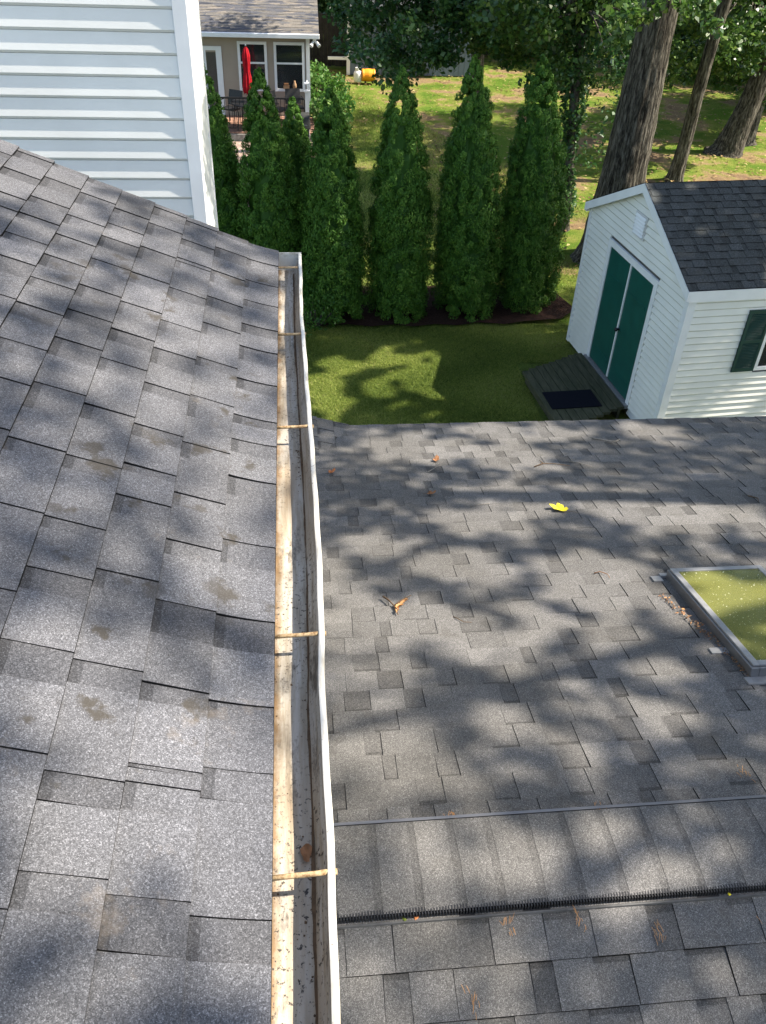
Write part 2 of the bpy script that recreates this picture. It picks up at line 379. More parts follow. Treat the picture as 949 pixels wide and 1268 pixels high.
def shingles(F, parent, mat, courses, u_lo, u_hi, joints=None, gap_after=True, limit_fn=None, stuff_name='shingle_field', clip=None, ns_fn=None, wid=(0.09, 0.26), e=E_, smax=None, key=None):
    rest = MB(); rec = []
    for k in courses:
        js = joints.get(k) if joints else None
        lo = u_lo(k) if callable(u_lo) else u_lo; hi = u_hi(k) if callable(u_hi) else u_hi
        L = []
        if js:
            L = list(js)
            while L[0] > lo: L.insert(0, L[0]-random.uniform(0.2, 0.34))
            while L[-1] < hi: L.append(L[-1]+random.uniform(0.2, 0.34))
        else:
            u = lo - random.uniform(0, 0.3)
            L = [u]
            while u < hi: u += random.uniform(wid[0], wid[1])+random.uniform(0.05, 0.14); L.append(u)
        for i in range(len(L)-1):
            a, b_ = L[i], L[i+1]; w = b_-a
            # between two dark joints: one recessed part and one raised tooth
            fr = random.uniform(0.22, 0.5)
            if js: segs = [(a, b_-w*fr, True), (b_-w*fr, b_, False)]      # upper roof: recess lies on the far side of the tooth end
            else: segs = [(a, a+w*(1-fr), True), (a+w*(1-fr), b_, False)]
            if not js and random.random() < 0.12: segs = [(a, b_, True)]
            if gap_after is False: segs = [(b_-(y-a), b_-(x-a), t) for x, y, t in segs][::-1]
            for x0, x1, t in segs:
                x0 = max(x0, lo); x1 = min(x1, hi)
                parts = [(x0, x1)]
                if clip:
                    c = clip(k)
                    if c: parts = [(x0, min(x1, c[0])), (max(x0, c[1]), x1)]
                for p0, p1 in parts:
                    if p1-p0 > 0.008: rec.append((k, p0, p1, t))
    vis = [r for r in rec if limit_fn is None or limit_fn(r) is not None]
    if limit_fn:
        sc = sorted([(limit_fn(r), i) for i, r in enumerate(rec) if limit_fn(r) is not None], reverse=True)
        keep = {i for _, i in sc[:295]}
    else: keep = set(range(len(rec)))
    for i, (k, a, b_, t) in enumerate(rec):
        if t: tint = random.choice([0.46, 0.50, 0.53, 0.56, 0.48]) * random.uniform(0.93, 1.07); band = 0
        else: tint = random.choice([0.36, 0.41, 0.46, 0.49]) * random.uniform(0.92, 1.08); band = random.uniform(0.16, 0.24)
        if i in keep:
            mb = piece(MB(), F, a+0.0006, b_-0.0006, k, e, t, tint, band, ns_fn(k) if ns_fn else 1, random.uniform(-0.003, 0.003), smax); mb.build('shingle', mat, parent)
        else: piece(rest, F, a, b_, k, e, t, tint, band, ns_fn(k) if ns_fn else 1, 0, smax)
    if rest.v: rest.build(stuff_name, mat, parent, kind='stuff')
# upper roof deck
mb = MB()
prof = [FU(0, s, -0.004) for s in (0, 0.08, 0.16, 2, 4, 6)]
RAKE = 3.885
top = [(p[0], p[2]) for p in prof]; bot = [(p[0]-0.006, p[2]-0.10) for p in prof]
for i in range(len(top)-1):
    (x0, z0), (x1, z1) = top[i], top[i+1]; (a0, c0), (a1, c1) = bot[i], bot[i+1]
    mb.hexa([(a0, -3.4, c0), (a0, RAKE-0.01, c0), (a1, RAKE-0.01, c1), (a1, -3.4, c1), (x0, -3.4, z0), (x0, RAKE-0.01, z0), (x1, RAKE-0.01, z1), (x1, -3.4, z1)])
uroof = mb.build('upper_roof', 'roof_board', house)
J = {0:[0.42,0.73,1.03,1.2,1.46,1.74,2.03,2.23,2.37,2.61,2.85,3.04,3.26,3.46,3.69],
1:[0.48,0.75,0.97,1.01,1.21,1.46,1.68,1.88,2.13,2.4,2.66,2.93,3.16,3.42,3.68],
2:[0.52,0.77,0.96,1.23,1.51,1.8,1.94,2.14,2.38,2.62,2.83,3.11,3.38,3.41,3.62,3.84],
3:[0.7,0.99,1.24,1.46,1.64,1.9,2.16,2.44,2.645,2.86,3.12,3.38,3.65,3.85],
4:[1.1,1.37,1.64,1.9,2.19,2.47,2.67,2.87,3.11,3.34,3.48,3.66],
5:[1.4,1.66,1.92,2.15,2.36,2.6,2.8,3.0,3.2,3.41,3.68],
6:[1.9,2.1,2.35,2.6,2.87,3.06,3.26,3.45,3.69],
7:[2.5,2.75,3.0,3.24,3.37,3.62,3.85], 8:[2.9,3.1,3.3,3.55,3.75]}
def up_score(r):
    k, a, b, t = r; s = (k+0.5)*E_; y = (a+b)/2; x = -0.081-s*0.92
    p = FU(y, s, 0); v = Vector(p)-Vector((0, 0, 6.8)); X = v.dot(Rt); Z = v.dot(Fw); Y = -v.dot(Up)
    if Z <= 0.1: return None
    px, py = 474.5+1040*X/Z, 634+1040*Y/Z
    if px < -60 or px > 360 or py < 150 or py > 1340: return None
    return (b-a)*E_/Z/Z
shingles(FU, uroof, 'roof_granules', range(0, 40), -3.4, RAKE, joints=J, gap_after=True, limit_fn=up_score, ns_fn=lambda k: 4 if k < 2 else 1)
# fascia and soffit under the upper eave, wall of the upper floor
MB().box((-0.10, -3.4, 5.13), (-0.088, RAKE-0.02, 5.292)).build('fascia', 'trim_white', house)
MB().box((-0.40, -3.4, 5.12), (-0.10, RAKE-0.02, 5.135)).build('soffit', 'trim_white', house)
def boards(parent, mat, frame, x0, x1, z0, z1, e, proud=0.012, stuff=False, holes=(), name='siding_board', slot=0.0):
    """horizontal lap boards on the local plane y=0 facing -y; x0/x1 may be functions of z"""
    f0 = x0 if callable(x0) else (lambda z: x0); f1 = x1 if callable(x1) else (lambda z: x1)
    z = z0; cache = {}; all_ = MB(); n = 0
    while z < z1 - 1e-4:
        zt = min(z+e, z1)-slot; spans = [(f0(z), f1(z), f0(zt), f1(zt))]
        for (h0, h1, hz0, hz1) in holes:
            if z < hz1-0.01 and zt > hz0+0.01:
                new = []
                for (a, b, c, d) in spans:
                    if a < h0: new.append((a, min(b, h0), c, min(d, h0)))
                    if b > h1: new.append((max(a, h1), b, max(c, h1), d))
                spans = new
        for (a, b, c, d) in spans:
            if b-a < 0.01: continue
            if d-c < 0.003: c = d = (c+d)/2; c -= 0.002; d += 0.002
            tgt = all_ if stuff else MB()
            zz = 0 if not stuff else z
            P = [(a, -proud, zz), (b, -proud, zz), (d, -0.002, zz+zt-z), (c, -0.002, zz+zt-z)]
            Q = [(a, 0.012, zz), (b, 0.012, zz), (d, 0.012, zz+zt-z), (c, 0.012, zz+zt-z)]
            if stuff: tgt.hexa([P[0], P[1], Q[1], Q[0], P[3], P[2], Q[2], Q[3]])
            else:
                ch = min(e*0.13, (zt-z)*0.4); k0 = (c-a)*ch/max(zt-z, 1e-4); k1 = (d-b)*ch/max(zt-z, 1e-4)
                q0 = [(a, -proud+ch*0.8, 0), (b, -proud+ch*0.8, 0), (b+k1, -proud, ch), (a+k0, -proud, ch)]
                tgt.poly(q0); tgt.poly([q0[3], q0[2], P[2], P[3]]); tgt.poly([q0[1], q0[0], Q[0], Q[1]]); tgt.poly([P[3], P[2], Q[2], Q[3]])
                tgt.poly([q0[0], q0[3], P[3], Q[3], Q[0]]); tgt.poly([q0[2], q0[1], Q[1], Q[2], P[2]])
            if not stuff:
                key = (round(a, 3), round(b, 3), round(c, 3), round(d, 3), round(zt-z, 3))
                if key not in cache: cache[key] = tgt.mesh(name, mat)
                o = link(name, cache[key], parent); o.matrix_local = frame @ Matrix.Translation((0, 0, z)); n += 1
        z = zt+slot
    if stuff:
        o = all_.build('siding', mat, parent, kind='stuff'); o.matrix_local = frame
    return n
# wall of upper floor (under the eave) facing +x
wm = MB().box((-0.55, -3.3, 3.6), (-0.35, RAKE-0.1, 5.125)).build('upper_wall', 'trim_white', house)
F = Matrix.Translation((-0.335, -3.3, 0)) @ Matrix.Rotation(math.radians(90), 4, 'Z')
boards(wm, 'vinyl_white', F, 0, RAKE+3.2, 3.6, 5.12, 0.127, stuff=True)
MB().box((-7.0, -3.3, 0.0), (-0.55, RAKE-0.1, 5.3)).build('house_body', 'vinyl_white', house)
# --- rear wing with the white wall seen at the upper left
XW, YW = -0.612, 6.0
rw = MB().box((-8.0, YW+0.012, 0), (XW-0.10, YW+0.78, 7.4)).build('rear_wall', 'vinyl_white', house)
zo = [6.8-0.627*0]  
boards(rw, 'vinyl_white', Matrix.Translation((0, YW, 0)), -4.2, XW-0.086, 3.35, 7.30, 0.1262, proud=0.015, slot=0.003)
F = Matrix.Translation((XW-0.012, YW+0.09, 0)) @ Matrix.Rotation(math.radians(90), 4, 'Z')
boards(rw, 'vinyl_white', F, 0, 0.62, 3.35, 7.30, 0.1262, proud=0.015, slot=0.003)
o = MB().box((XW-0.088, YW-0.020, 0), (XW, YW+0.0, 7.35)).box((XW-0.012, YW+0.001, 0), (XW+0.0, YW+0.088, 7.35)).build('corner_post', 'trim_white', rw); bevel(o, 0.003)
o = MB().box((XW-0.10, YW+0.715, 0), (XW+0.002, YW+0.80, 7.35)).build('corner_post', 'trim_white', rw); bevel(o, 0.003)

# --- gutter
YG = [-1.0, 0.56, 1.03, 1.24, 1.43, 1.67, 1.88, 2.2, 2.6, 3.13, 3.889]
BG = [0.0, 0.0, 0.004, 0.002, 0.006, 0.009, 0.012, 0.005, 0.0, -0.011, -0.008]
GP = [(-0.088, 5.292), (-0.0885, 5.225), (-0.084, 5.213), (-0.020, 5.2105), (-0.004, 5.2125), (-0.001, 5.222), (0.004, 5.228), (0.010, 5.240), (0.017, 5.262), (0.020, 5.284), (0.021, 5.290)]
LP = [(0.0205, 5.291), (0.0245, 5.2935), (0.0335, 5.293), (0.0350, 5.288), (0.0340, 5.272), (0.026, 5.245), (0.012, 5.218), (-0.004, 5.205), (-0.09, 5.203)]
_yd = np.linspace(-1.6, 4.5, 611); _bd = np.interp(_yd, YG, BG); _k = np.hanning(45); _bd = np.convolve(np.pad(_bd, 22, mode='edge'), _k/_k.sum(), 'valid'); YG, BG = list(_yd), list(_bd)
ys = np.linspace(-1.0, 3.886, 160)
def sweep(P, name, mat, parent):
    mb = MB(); n = len(P)
    for y in ys:
        b = np.interp(y, YG, BG) + 0.0012*math.sin(y*9)+0.0008*math.sin(y*23)
        for (x, z) in P:
            w = np.clip((x+0.088)/0.11, 0, 1); mb.v.append((x+b*w, y, z + 0.0015*math.sin(y*5)*w))
    for j in range(len(ys)-1):
        for i in range(n-1):
            a = j*n+i; mb.f.append((a, a+1, a+n+1, a+n)); mb.t.append(0.5)
    return mb.build(name, mat, parent, smooth=True)
gut = sweep(GP, 'gutter', 'gutter_aluminium', house)
gl = sweep(LP, 'gutter_lip', 'gutter_lip', gut)
ecap = MB()
ecap.poly([(x-0.008*np.clip((x+0.088)/0.11, 0, 1), 3.886, z) for x, z in [(-0.088, 5.296), (-0.0885, 5.212), (-0.004, 5.205), (0.012, 5.22), (0.026, 5.25), (0.034, 5.296)]])
ecap.v += [(x, 3.892, z) for x, y, z in ecap.v]; ecap.f.append((11, 10, 9, 8, 7, 6)); ecap.t.append(.5)
for i in range(6): ecap.f.append((i, (i+1) % 6, 6+(i+1) % 6, 6+i)); ecap.t.append(.5)
ecap.build('end_cap', 'gutter_lip', gut)
for i, y in enumerate((3.747, 3.065, 2.384, 1.438, 0.823, 0.1)):
    b = float(np.interp(y, YG, BG)); mb = MB(); r = 0.0052
    if i == 0: mb.box((-0.088, y-0.008, 5.2795), (0.022+b, y+0.008, 5.2835))
    else:
        mb.tube([(-0.088, y-0.0015, 5.283), (-0.05, y, 5.2835), (0.0, y+0.001, 5.284), (0.024+b, y+0.0025, 5.285)], r, 10)
        mb.tube([(0.034+b, y+0.003, 5.283), (0.040+b, y+0.003, 5.283)], 0.006, 8)
    mb.build('hanger', 'rusty_hanger', gut, smooth=(i != 0))
# grit lying in the gutter, and a dark ribbon along its crease
gr = MB()
for _ in range(330):
    y = random.choice([random.uniform(0.4, 3.8), random.gauss(0.75, 0.12), random.gauss(1.38, 0.08), random.gauss(2.3, 0.1), random.gauss(3.0, 0.08)])
    x = random.choice([random.uniform(-0.084, -0.006), random.gauss(-0.014, 0.007), random.gauss(-0.011, 0.004), random.gauss(-0.010, 0.003), random.gauss(-0.081, 0.002)]); x = min(max(x, -0.084), -0.006)
    s = random.choice([0.0005, 0.0007, 0.001, 0.0012, 0.0022])*random.uniform(.6, 1.3); a = random.uniform(0, 3); z = 5.2125
    m = Matrix.Translation((x, y, z)) @ Matrix.Rotation(a, 4, 'Z')
    gr.hexa([(-s, -s*.6, -.001), (s, -s, -.001), (s*.8, s, -.001), (-s*.7, s*.9, -.001), (-s*.5, -s*.3, s*.6), (s*.5, -s*.5, s*.7), (s*.4, s*.5, s*.5), (-s*.3, s*.5, s*.6)], mat=m)
rb = MB()
for j in range(240):
    y = 0.2+j*0.0152; b = float(np.interp(y, YG, BG))*0.9; w = 0.0016+0.0012*math.sin(y*17)+0.0022*abs(math.sin(y*5.3+1)*math.sin(y*41))
    rb.v += [(-0.0055+b-w, y, 5.2132), (-0.0020+b+w*0.3, y, 5.2195)]
for j in range(239): rb.f.append((2*j, 2*j+1, 2*j+3, 2*j+2)); rb.t.append(0.5)
rb.build('crease_line', 'twig_brown', gut)
gr.build('gutter_grit', 'twig_brown', gut, kind='stuff')
mb = MB(); c0 = Vector((-0.016, 0.905, 5.215))
for k in range(12):
    a = 2*math.pi*k/12; mb.v.append(tuple(c0+Vector((0.011*math.cos(a)*(1+.3*math.sin(3*a)), 0.020*math.sin(a), 0.004+0.004*math.sin(2*a)))))
mb.v.append(tuple(c0))
for k in range(12): mb.f.append((12, k, (k+1) % 12)); mb.t.append(.5)
mb.build('wet_leaf', 'leaf_brown', None, label='small curled wet brown leaf stuck in the gutter just beyond the nearest strap', category='leaf')

# --- lower wing
XR = 7.6
MB().box((-0.34, -2.7, 0), (XR-0.35, EAVE_Y-0.35, 2.85)).build('lower_wall', 'vinyl_white', house)
SKX0, SKX1, SKY0, SKY1 = 2.010, 2.560, 2.375, 3.300
mb = MB()
def slab(mb, F, u0, u1, s0, s1, h0=-0.11, h1=-0.0035):
    mb.hexa([F(u0, s0, h0), F(u1, s0, h0), F(u1, s1, h0), F(u0, s1, h0), F(u0, s0, h1), F(u1, s0, h1), F(u1, s1, h1), F(u0, s1, h1)])
ya = lambda y: (EAVE_Y-y)/LC
slab(mb, FF, -0.95, XR, 0, ya(3.95)); slab(mb, FF, -0.34, XR, ya(3.95), ya(SKY1-0.03)); slab(mb, FF, -0.34, SKX0+0.03, ya(SKY1-0.03), ya(SKY0+0.03)); slab(mb, FF, SKX1-0.03, XR, ya(SKY1-0.03), ya(SKY0+0.03)); slab(mb, FF, -0.34, XR, ya(SKY0+0.03), ya(1.50))
slab(mb, FN, -0.34, XR, 0, (1.45+3.0)/LC)
lroof = mb.build('lower_roof', 'roof_board', house)
def low_score(F, e=0.143):
    def f(r):
        k, a, b, t = r; p = F((a+b)/2, (k+0.5)*e, 0); v = Vector(p)-Vector((0, 0, 6.8)); X = v.dot(Rt); Z = v.dot(Fw); Y = -v.dot(Up)
        if Z < 0.2: return None
        px, py = 474.5+1040*X/Z, 634+1040*Y/Z
        if px > 965 or py > 1290 or px < (385 if py < 600 else 400) or py < 515: return None
        return (b-a)*e/Z/Z
    return f
EL = 0.143
fs = low_score(FF); fn = low_score(FN)
def clipsk(k):
    y0 = EAVE_Y-(k+1)*EL*LC; y1 = EAVE_Y-k*EL*LC
    if y0 < SKY1-0.02 and y1 > SKY0+0.02: return (SKX0+0.02, SKX1-0.02)
nk = int((EAVE_Y-1.60)/LC/EL)+1
shingles(FF, lroof, 'low_roof_granules', range(nk), lambda k: (-0.95 if EAVE_Y-k*EL*LC > 4.0 else -0.335), XR, limit_fn=fs, clip=clipsk, wid=(0.09, 0.24), e=EL, smax=(EAVE_Y-1.58)/LC, gap_after=False)
nroof = MB().box((-0.3, 1.2, 3.9), (-0.29, 1.3, 3.91)).build('near_slope', 'roof_board', house)
shingles(FN, nroof, 'low_roof_granules', range(int((1.37+3)/LC/EL)+1), -0.335, XR, limit_fn=fn, wid=(0.12, 0.24), e=EL, smax=(1.37+3)/LC, gap_after=False)
# eave trim of the lower roof
mb = MB(); mb.hexa([(-0.9, EAVE_Y-0.02, 2.90), (XR, EAVE_Y-0.02, 2.90), (XR, EAVE_Y+0.028, 2.90), (-0.9, EAVE_Y+0.028, 2.90), (-0.9, EAVE_Y-0.02, 2.955), (XR, EAVE_Y-0.02, 2.955), (XR, EAVE_Y+0.028, 2.952), (-0.9, EAVE_Y+0.028, 2.952)])
mb.build('eave_trim', 'gutter_lip', house)
# small cross slope running down into the valley at the left
def FC(u, s, h):     # u along y, s uphill toward -x
    x = 0.405 - s*0.955; z = 2.972 + 0.302*(0.391-x) + 0.125*(6.03-u) + h; return (x, u, z)
mb = MB(); mb.hexa([FC(4.0, 0, -.10), FC(6.03, 0, -.10), FC(6.03, 1.4, -.1), FC(4.0, 1.4, -.1), FC(4.0, 0, -.004), FC(6.03, 0, -.004), FC(6.03, 1.4, -.004), FC(4.0, 1.4, -.004)])
cr = mb.build('cross_roof', 'roof_board', house)
shingles(FC, cr, 'low_roof_granules', range(0, 9), lambda k: 4.0, 6.035, e=EL, wid=(0.09, 0.22))
# --- ridge vent: two louvred edges with cap shingles between
RV0, RV1, RVT = 1.322, 1.622, 4.098
rv = MB()
for (ya_, yb_, sg) in ((RV0-0.022, RV0, -1), (RV1, RV1+0.032, 1)):
    rv.box((-0.33, ya_, RVT-0.034), (XR, yb_, RVT-0.0285))
rv.box((-0.33, RV0+0.012, RVT-0.038), (XR, RV1-0.012, RVT-0.006))
simple('vent_grey', (0.10, 0.10, 0.10), 0.5, 0.3, 20)
rvent = rv.build('ridge_vent', 'black_plastic', house)
fins = MB(); x = -0.05
while x < 5.2:
    for yy, zt in ((RV0-0.014, -0.004), (RV1-0.004, -0.014)):
        fins.box((x, yy, RVT-0.030), (x+0.0045, yy+0.024, RVT+zt))
    x += 0.0098
fins.build('vent_fin', 'black_plastic', rvent, kind='stuff')
for yy, w_, m_ in ((RV0-0.026, 0.006, 'vent_grey'), (RV1+0.034, 0.011, 'grey_metal')):
    MB().box((-0.33, yy, RVT-0.037), (XR, yy+w_, RVT-0.026)).build('vent_flange', m_, rvent)
x = -0.20; i = 0
while x < 5.6:
    w = random.uniform(0.128, 0.15); mb = MB()
    cols = [(RV0-0.004, -0.002), (RV0+0.07, 0.006), ((RV0+RV1)/2, 0.011), (RV1-0.07, 0.006), (RV1+0.020, -0.006)]
    sh = random.uniform(-0.004, 0.004)
    xe = [0, w*0.80, w+0.004]
    for xi, (dx) in enumerate(xe):
        for (y, z) in cols:
            hh = 0.0014*(1-dx/(w+0.004)) ; mb.v += [(x+dx+sh*(y-1.4)*3, y, RVT+z+hh-0.004)]
    tn = random.uniform(0.44, 0.54)
    for a in range(2):
        for b in range(4):
            q = a*5+b; mb.f.append((q, q+5, q+6, q+1)); mb.t.append(tn if a == 0 else tn*0.80)
    b0 = len(mb.v)
    for (y, z) in cols: mb.v.append((x, y, RVT+z-0.006))
    for b in range(4): mb.f.append((b0+b, b, b+1, b0+b+1)); mb.t.append(tn*0.5)
    mb.build('ridge_cap', 'low_roof_granules', rvent); x += w; i += 1
# --- skylight
def FS(x, y, h): z = LZ0 - LS*(y-LY0); return (x, y + h*LS*LC, z + h*LC)
def fbox(mb, x0, x1, y0, y1, h0, h1): mb.hexa([FS(x0,y0,h0),FS(x1,y0,h0),FS(x1,y1,h0),FS(x0,y1,h0),FS(x0,y0,h1),FS(x1,y0,h1),FS(x1,y1,h1),FS(x0,y1,h1)])
mb = MB(); w = 0.040
fbox(mb, SKX0, SKX0+w, SKY0, SKY1, -0.05, 0.060); fbox(mb, SKX1-w, SKX1, SKY0, SKY1, -0.05, 0.060); fbox(mb, SKX0+w, SKX1-w, SKY0, SKY0+w, -0.05, 0.060); fbox(mb, SKX0+w, SKX1-w, SKY1-w, SKY1, -0.05, 0.060)
skl = mb.build('skylight', 'grey_metal', house); bevel(skl, 0.004)
mb = MB()
for (a, b, c, d) in ((SKX0+0.010, SKX0+0.043, SKY0+0.01, SKY1-0.01), (SKX1-0.043, SKX1-0.010, SKY0+0.01, SKY1-0.01), (SKX0+0.043, SKX1-0.043, SKY0+0.01, SKY0+0.043), (SKX0+0.043, SKX1-0.043, SKY1-0.043, SKY1-0.01)):
    fbox(mb, a, b, c, d, 0.0605, 0.072)
o = mb.build('sash_frame', 'pale_flashing', skl); bevel(o, 0.003)
mb = MB(); fbox(mb, SKX0+0.036, SKX1-0.036, SKY0+0.036, SKY1-0.036, 0.0615, 0.066); mb.build('pane', 'skylight_glass', skl)
mb = MB(); t_ = 0.012
x0, x1, y0, y1 = SKX0+0.035, SKX1-0.035, SKY0+0.035, SKY1-0.035
fbox(mb, x0, x0+t_, y0, y1, -0.75, 0.0); fbox(mb, x1-t_, x1, y0, y1, -0.75, 0.0); fbox(mb, x0, x1, y0-0.001, y0+t_, -0.75, -0.002); fbox(mb, x0, x1, y1-t_, y1+0.001, -0.75, -0.002); fbox(mb, x0-0.01, x1+0.01, y0-0.01, y1+0.01, -0.76, -0.74)
mb.build('light_shaft', 'shaft_cream', skl)
for q in ((SKX0-0.085, SKX0-0.031, SKY1-0.045, SKY1+0.012), (SKX0-0.085, SKX0-0.001, SKY0+0.19, SKY0+0.235)):
    mb = MB(); fbox(mb, *q, 0.006, 0.0145); mb.build('step_flashing', 'pale_flashing', skl)
mb = MB(); fbox(mb, SKX0-0.03, SKX1+0.03, SKY1, SKY1+0.03, 0.004, 0.02); mb.build('flashing', 'pale_flashing', skl)
mb = MB(); fbox(mb, SKX0-0.03, SKX1+0.03, SKY0-0.05, SKY0-0.001, 0.004, 0.013)
mb.build('flashing', 'pale_flashing', skl)

# ================================================================== SMALL THINGS LYING ON THE ROOFS
def roof_z(x, y): return LZ0 - LS*(y-LY0) if y > 1.5 else LZ0 - LS*(1.315-y)
def tilt_at(x, y, h=0.013):
    """frame on the far slope"""
    zx = Vector(FS(x, y, h)); ax = Vector((1, 0, 0)); ay = Vector((0, LC, -LS*LC)); az = ax.cross(ay)
    return Matrix(((ax.x, ay.x, az.x, zx.x), (ax.y, ay.y, az.y, zx.y), (ax.z, ay.z, az.z, zx.z), (0, 0, 0, 1)))
def leaf_thing(x, y, size, rot, mat, label, lobes=5, curl=0.3, name='fallen_leaf'):
    mb = MB(); n = 40; mb.v.append((0, 0, 0.0)); rr = []
    for i in range(n):
        a = 2*math.pi*i/n; r = size*0.5*(0.62 + 0.38*abs(math.cos(a*lobes/2))**0.7)*(1+0.06*math.sin(a*11)) * (1.0+0.25*math.cos(a))
        z = curl*r*r/size*1.6 + 0.002*math.sin(a*5); mb.v.append((r*math.cos(a), r*math.sin(a)*0.8, z))
    for i in range(n): mb.f.append((0, 1+i, 1+(i+1) % n)); mb.t.append(.5)
    m = tilt_at(x, y) @ Matrix.Rotation(rot, 4, 'Z')
    bl = mb.build(name, mat, None, label=label, category='leaf', group='leaves fallen on the lower roof'); bl.matrix_world = m
    s = bl.modifiers.new('thick', 'SOLIDIFY'); s.thickness = 0.0012
    MB().tube([(-size*0.3, 0, 0.001), (-size*0.62, 0.005, 0.004), (-size*0.85, 0.004, 0.006)], 0.0011, 5).build('leaf_stem', 'twig_brown', bl)
leaf_thing(1.69, 4.22, 0.125, 2.6, 'leaf_yellow', 'bright yellow lobed leaf lying alone on the grey shingles left of and above the skylight', 5, 0.35)
leaf_thing(0.207, 4.96, 0.055, 0.5, 'leaf_orange', 'small orange curled leaf on the lower roof beside the gutter, near the valley', 3, 0.9)
leaf_thing(1.007, 5.146, 0.065, 1.2, 'leaf_brown', 'brown curled leaf on the lower roof close to the far eave, by a pale stick', 3, 0.8)
leaf_thing(0.869, 4.535, 0.06, 0.1, 'leaf_brown', 'faded brown leaf lying on shaded shingles midway between gutter and yellow leaf', 4, 0.6)
def twig(pts_list, rad, mat, label, name='twig', off=0.014):
    """pts_list: list of polylines in roof coordinates (x,y,height)"""
    mb = MB()
    for pl in pts_list:
        P = [FS(x, y, off+h) for x, y, h in pl]; n = len(P)
        mb.tube(P, [rad*(1-0.55*i/(n-1)) for i in range(n)], 6)
    return mb.build(name, mat, None, smooth=True, label=label, category='twig', group='twigs and sticks on the lower roof')
# forked dry twig with brown leaves
tw = twig([[(0.405, 3.19, 0.012), (0.43, 3.15, 0.014), (0.452, 3.10, 0.010), (0.46, 3.05, 0.006), (0.465, 3.02, 0.004)], [(0.458, 3.10, 0.01), (0.49, 3.125, 0.02), (0.52, 3.16, 0.016), (0.555, 3.19, 0.012)]], 0.0055, 'twig_brown', 'forked dead twig with tan dry leaves lying on the lower roof near the gutter')
mb = MB()
for (cx, cy, a, l) in ((0.475, 3.09, 0.7, 0.055), (0.468, 3.075, -1.4, 0.05), (0.505, 3.13, 0.9, 0.06), (0.485, 3.10, 0.1, 0.045), (0.462, 3.045, -1.8, 0.04), (0.52, 3.15, 0.3, 0.035)):
    c, s = math.cos(a), math.sin(a)
    def q(u, v, h): return FS(cx + c*u - s*v, cy + s*u + c*v, 0.02+h)
    mb.poly([q(-l/2, 0, 0), q(-l*.1, l*.22, 0.012), q(l/2, 0, 0.006), q(0, 0, -0.004)]); mb.poly([q(-l/2, 0, 0), q(0, 0, -0.004), q(l/2, 0, 0.006), q(-l*.1, -l*.22, 0.012)])
mb.build('dry_leaf', 'leaf_dry', tw)
twig([[(0.745, 2.985, 0), (0.765, 2.955, 0.004), (0.79, 2.925, 0.003), (0.83, 2.925, 0)]], 0.0026, 'twig_brown', 'short dark curved twig on sunlit shingles right of the forked dead twig')
twig([[(0.91, 4.93, 0), (0.95, 4.97, 0.004), (1.0, 5.03, 0.003), (1.03, 5.05, 0)]], 0.0036, 'twig_grey', 'pale grey stick beside the brown leaf near the far eave')
twig([[(1.10, 4.31, 0), (1.16, 4.33, 0.004), (1.24, 4.35, 0.0)]], 0.003, 'twig_grey', 'short pale stick to the left of the yellow leaf')
twig([[(1.72, 4.98, 0), (1.80, 5.03, 0.004), (1.88, 5.02, 0.004), (1.99, 4.98, 0)], [(1.80, 5.03, 0.004), (1.79, 5.10, 0.004)]], 0.0045, 'twig_brown', 'long dark branching twig in the shade between yellow leaf and far eave')
twig([[(2.02, 5.07, 0), (2.07, 5.02, 0.006), (2.15, 4.95, 0)]], 0.0045, 'twig_grey', 'straight pale twig right of the long dark branching twig')
twig([[(2.36, 5.56, 0), (2.44, 5.49, 0.006), (2.52, 5.46, 0.004), (2.58, 5.52, 0)], [(2.44, 5.49, 0.006), (2.50, 5.43, 0)]], 0.006, 'twig_grey', 'pale crooked branched twig near the far eave below the shed')
twig([[(1.62, 3.37, 0), (1.655, 3.375, 0.006), (1.685, 3.34, 0.008), (1.69, 3.31, 0)]], 0.003, 'leaf_brown', 'thin brown curled twig just left of the skylight corner')
twig([[(3.05, 4.35, 0), (3.09, 4.29, 0.006), (3.07, 4.24, 0.002)]], 0.004, 'twig_brown', 'small dark twig at the right edge of the lower roof')
def litter(name, pts, spread, n, mats, label, size=(0.008, 0.028)):
    root = thing(name, label, 'leaf litter', FS(pts[0][0], pts[0][1], 0.01))
    for m in mats:
        mb = MB()
        for _ in range(n//len(mats)):
            f = random.random()*(len(pts)-1); i = int(f); f -= i
            x = pts[i][0]*(1-f)+pts[i+1][0]*f + random.gauss(0, spread); y = pts[i][1]*(1-f)+pts[i+1][1]*f + random.gauss(0, spread)
            l = random.uniform(*size); a = random.uniform(0, 3.14); c, s = math.cos(a), math.sin(a); h = 0.012+random.uniform(0, 0.008); wd = l*random.uniform(0.05, 0.16)
            def q(u, v, k): p = Vector(FS(x+c*u-s*v, y+s*u+c*v, h+k)); return tuple(p-root.location)
            mb.poly([q(-l/2, 0, 0), q(0, wd, 0.004), q(l/2, 0, 0.002), q(0, -wd, 0)], random.random())
        mb.build('litter_bits', m, root, kind='stuff')
litter('leaf_litter', [(1.90, 3.10), (1.93, 2.98), (1.955, 2.86), (1.975, 2.74), (1.99, 2.66)], 0.013, 170, ['leaf_brown', 'leaf_dry', 'twig_brown'], 'trail of brown pine needles and dead leaves against the left side of the skylight')
litter('leaf_litter', [(1.99, 2.66), (1.998, 2.55), (2.0, 2.45), (2.005, 2.37)], 0.008, 150, ['twig_brown', 'leaf_dry'], 'green brown debris packed along the near corner of the skylight', (0.006, 0.016))
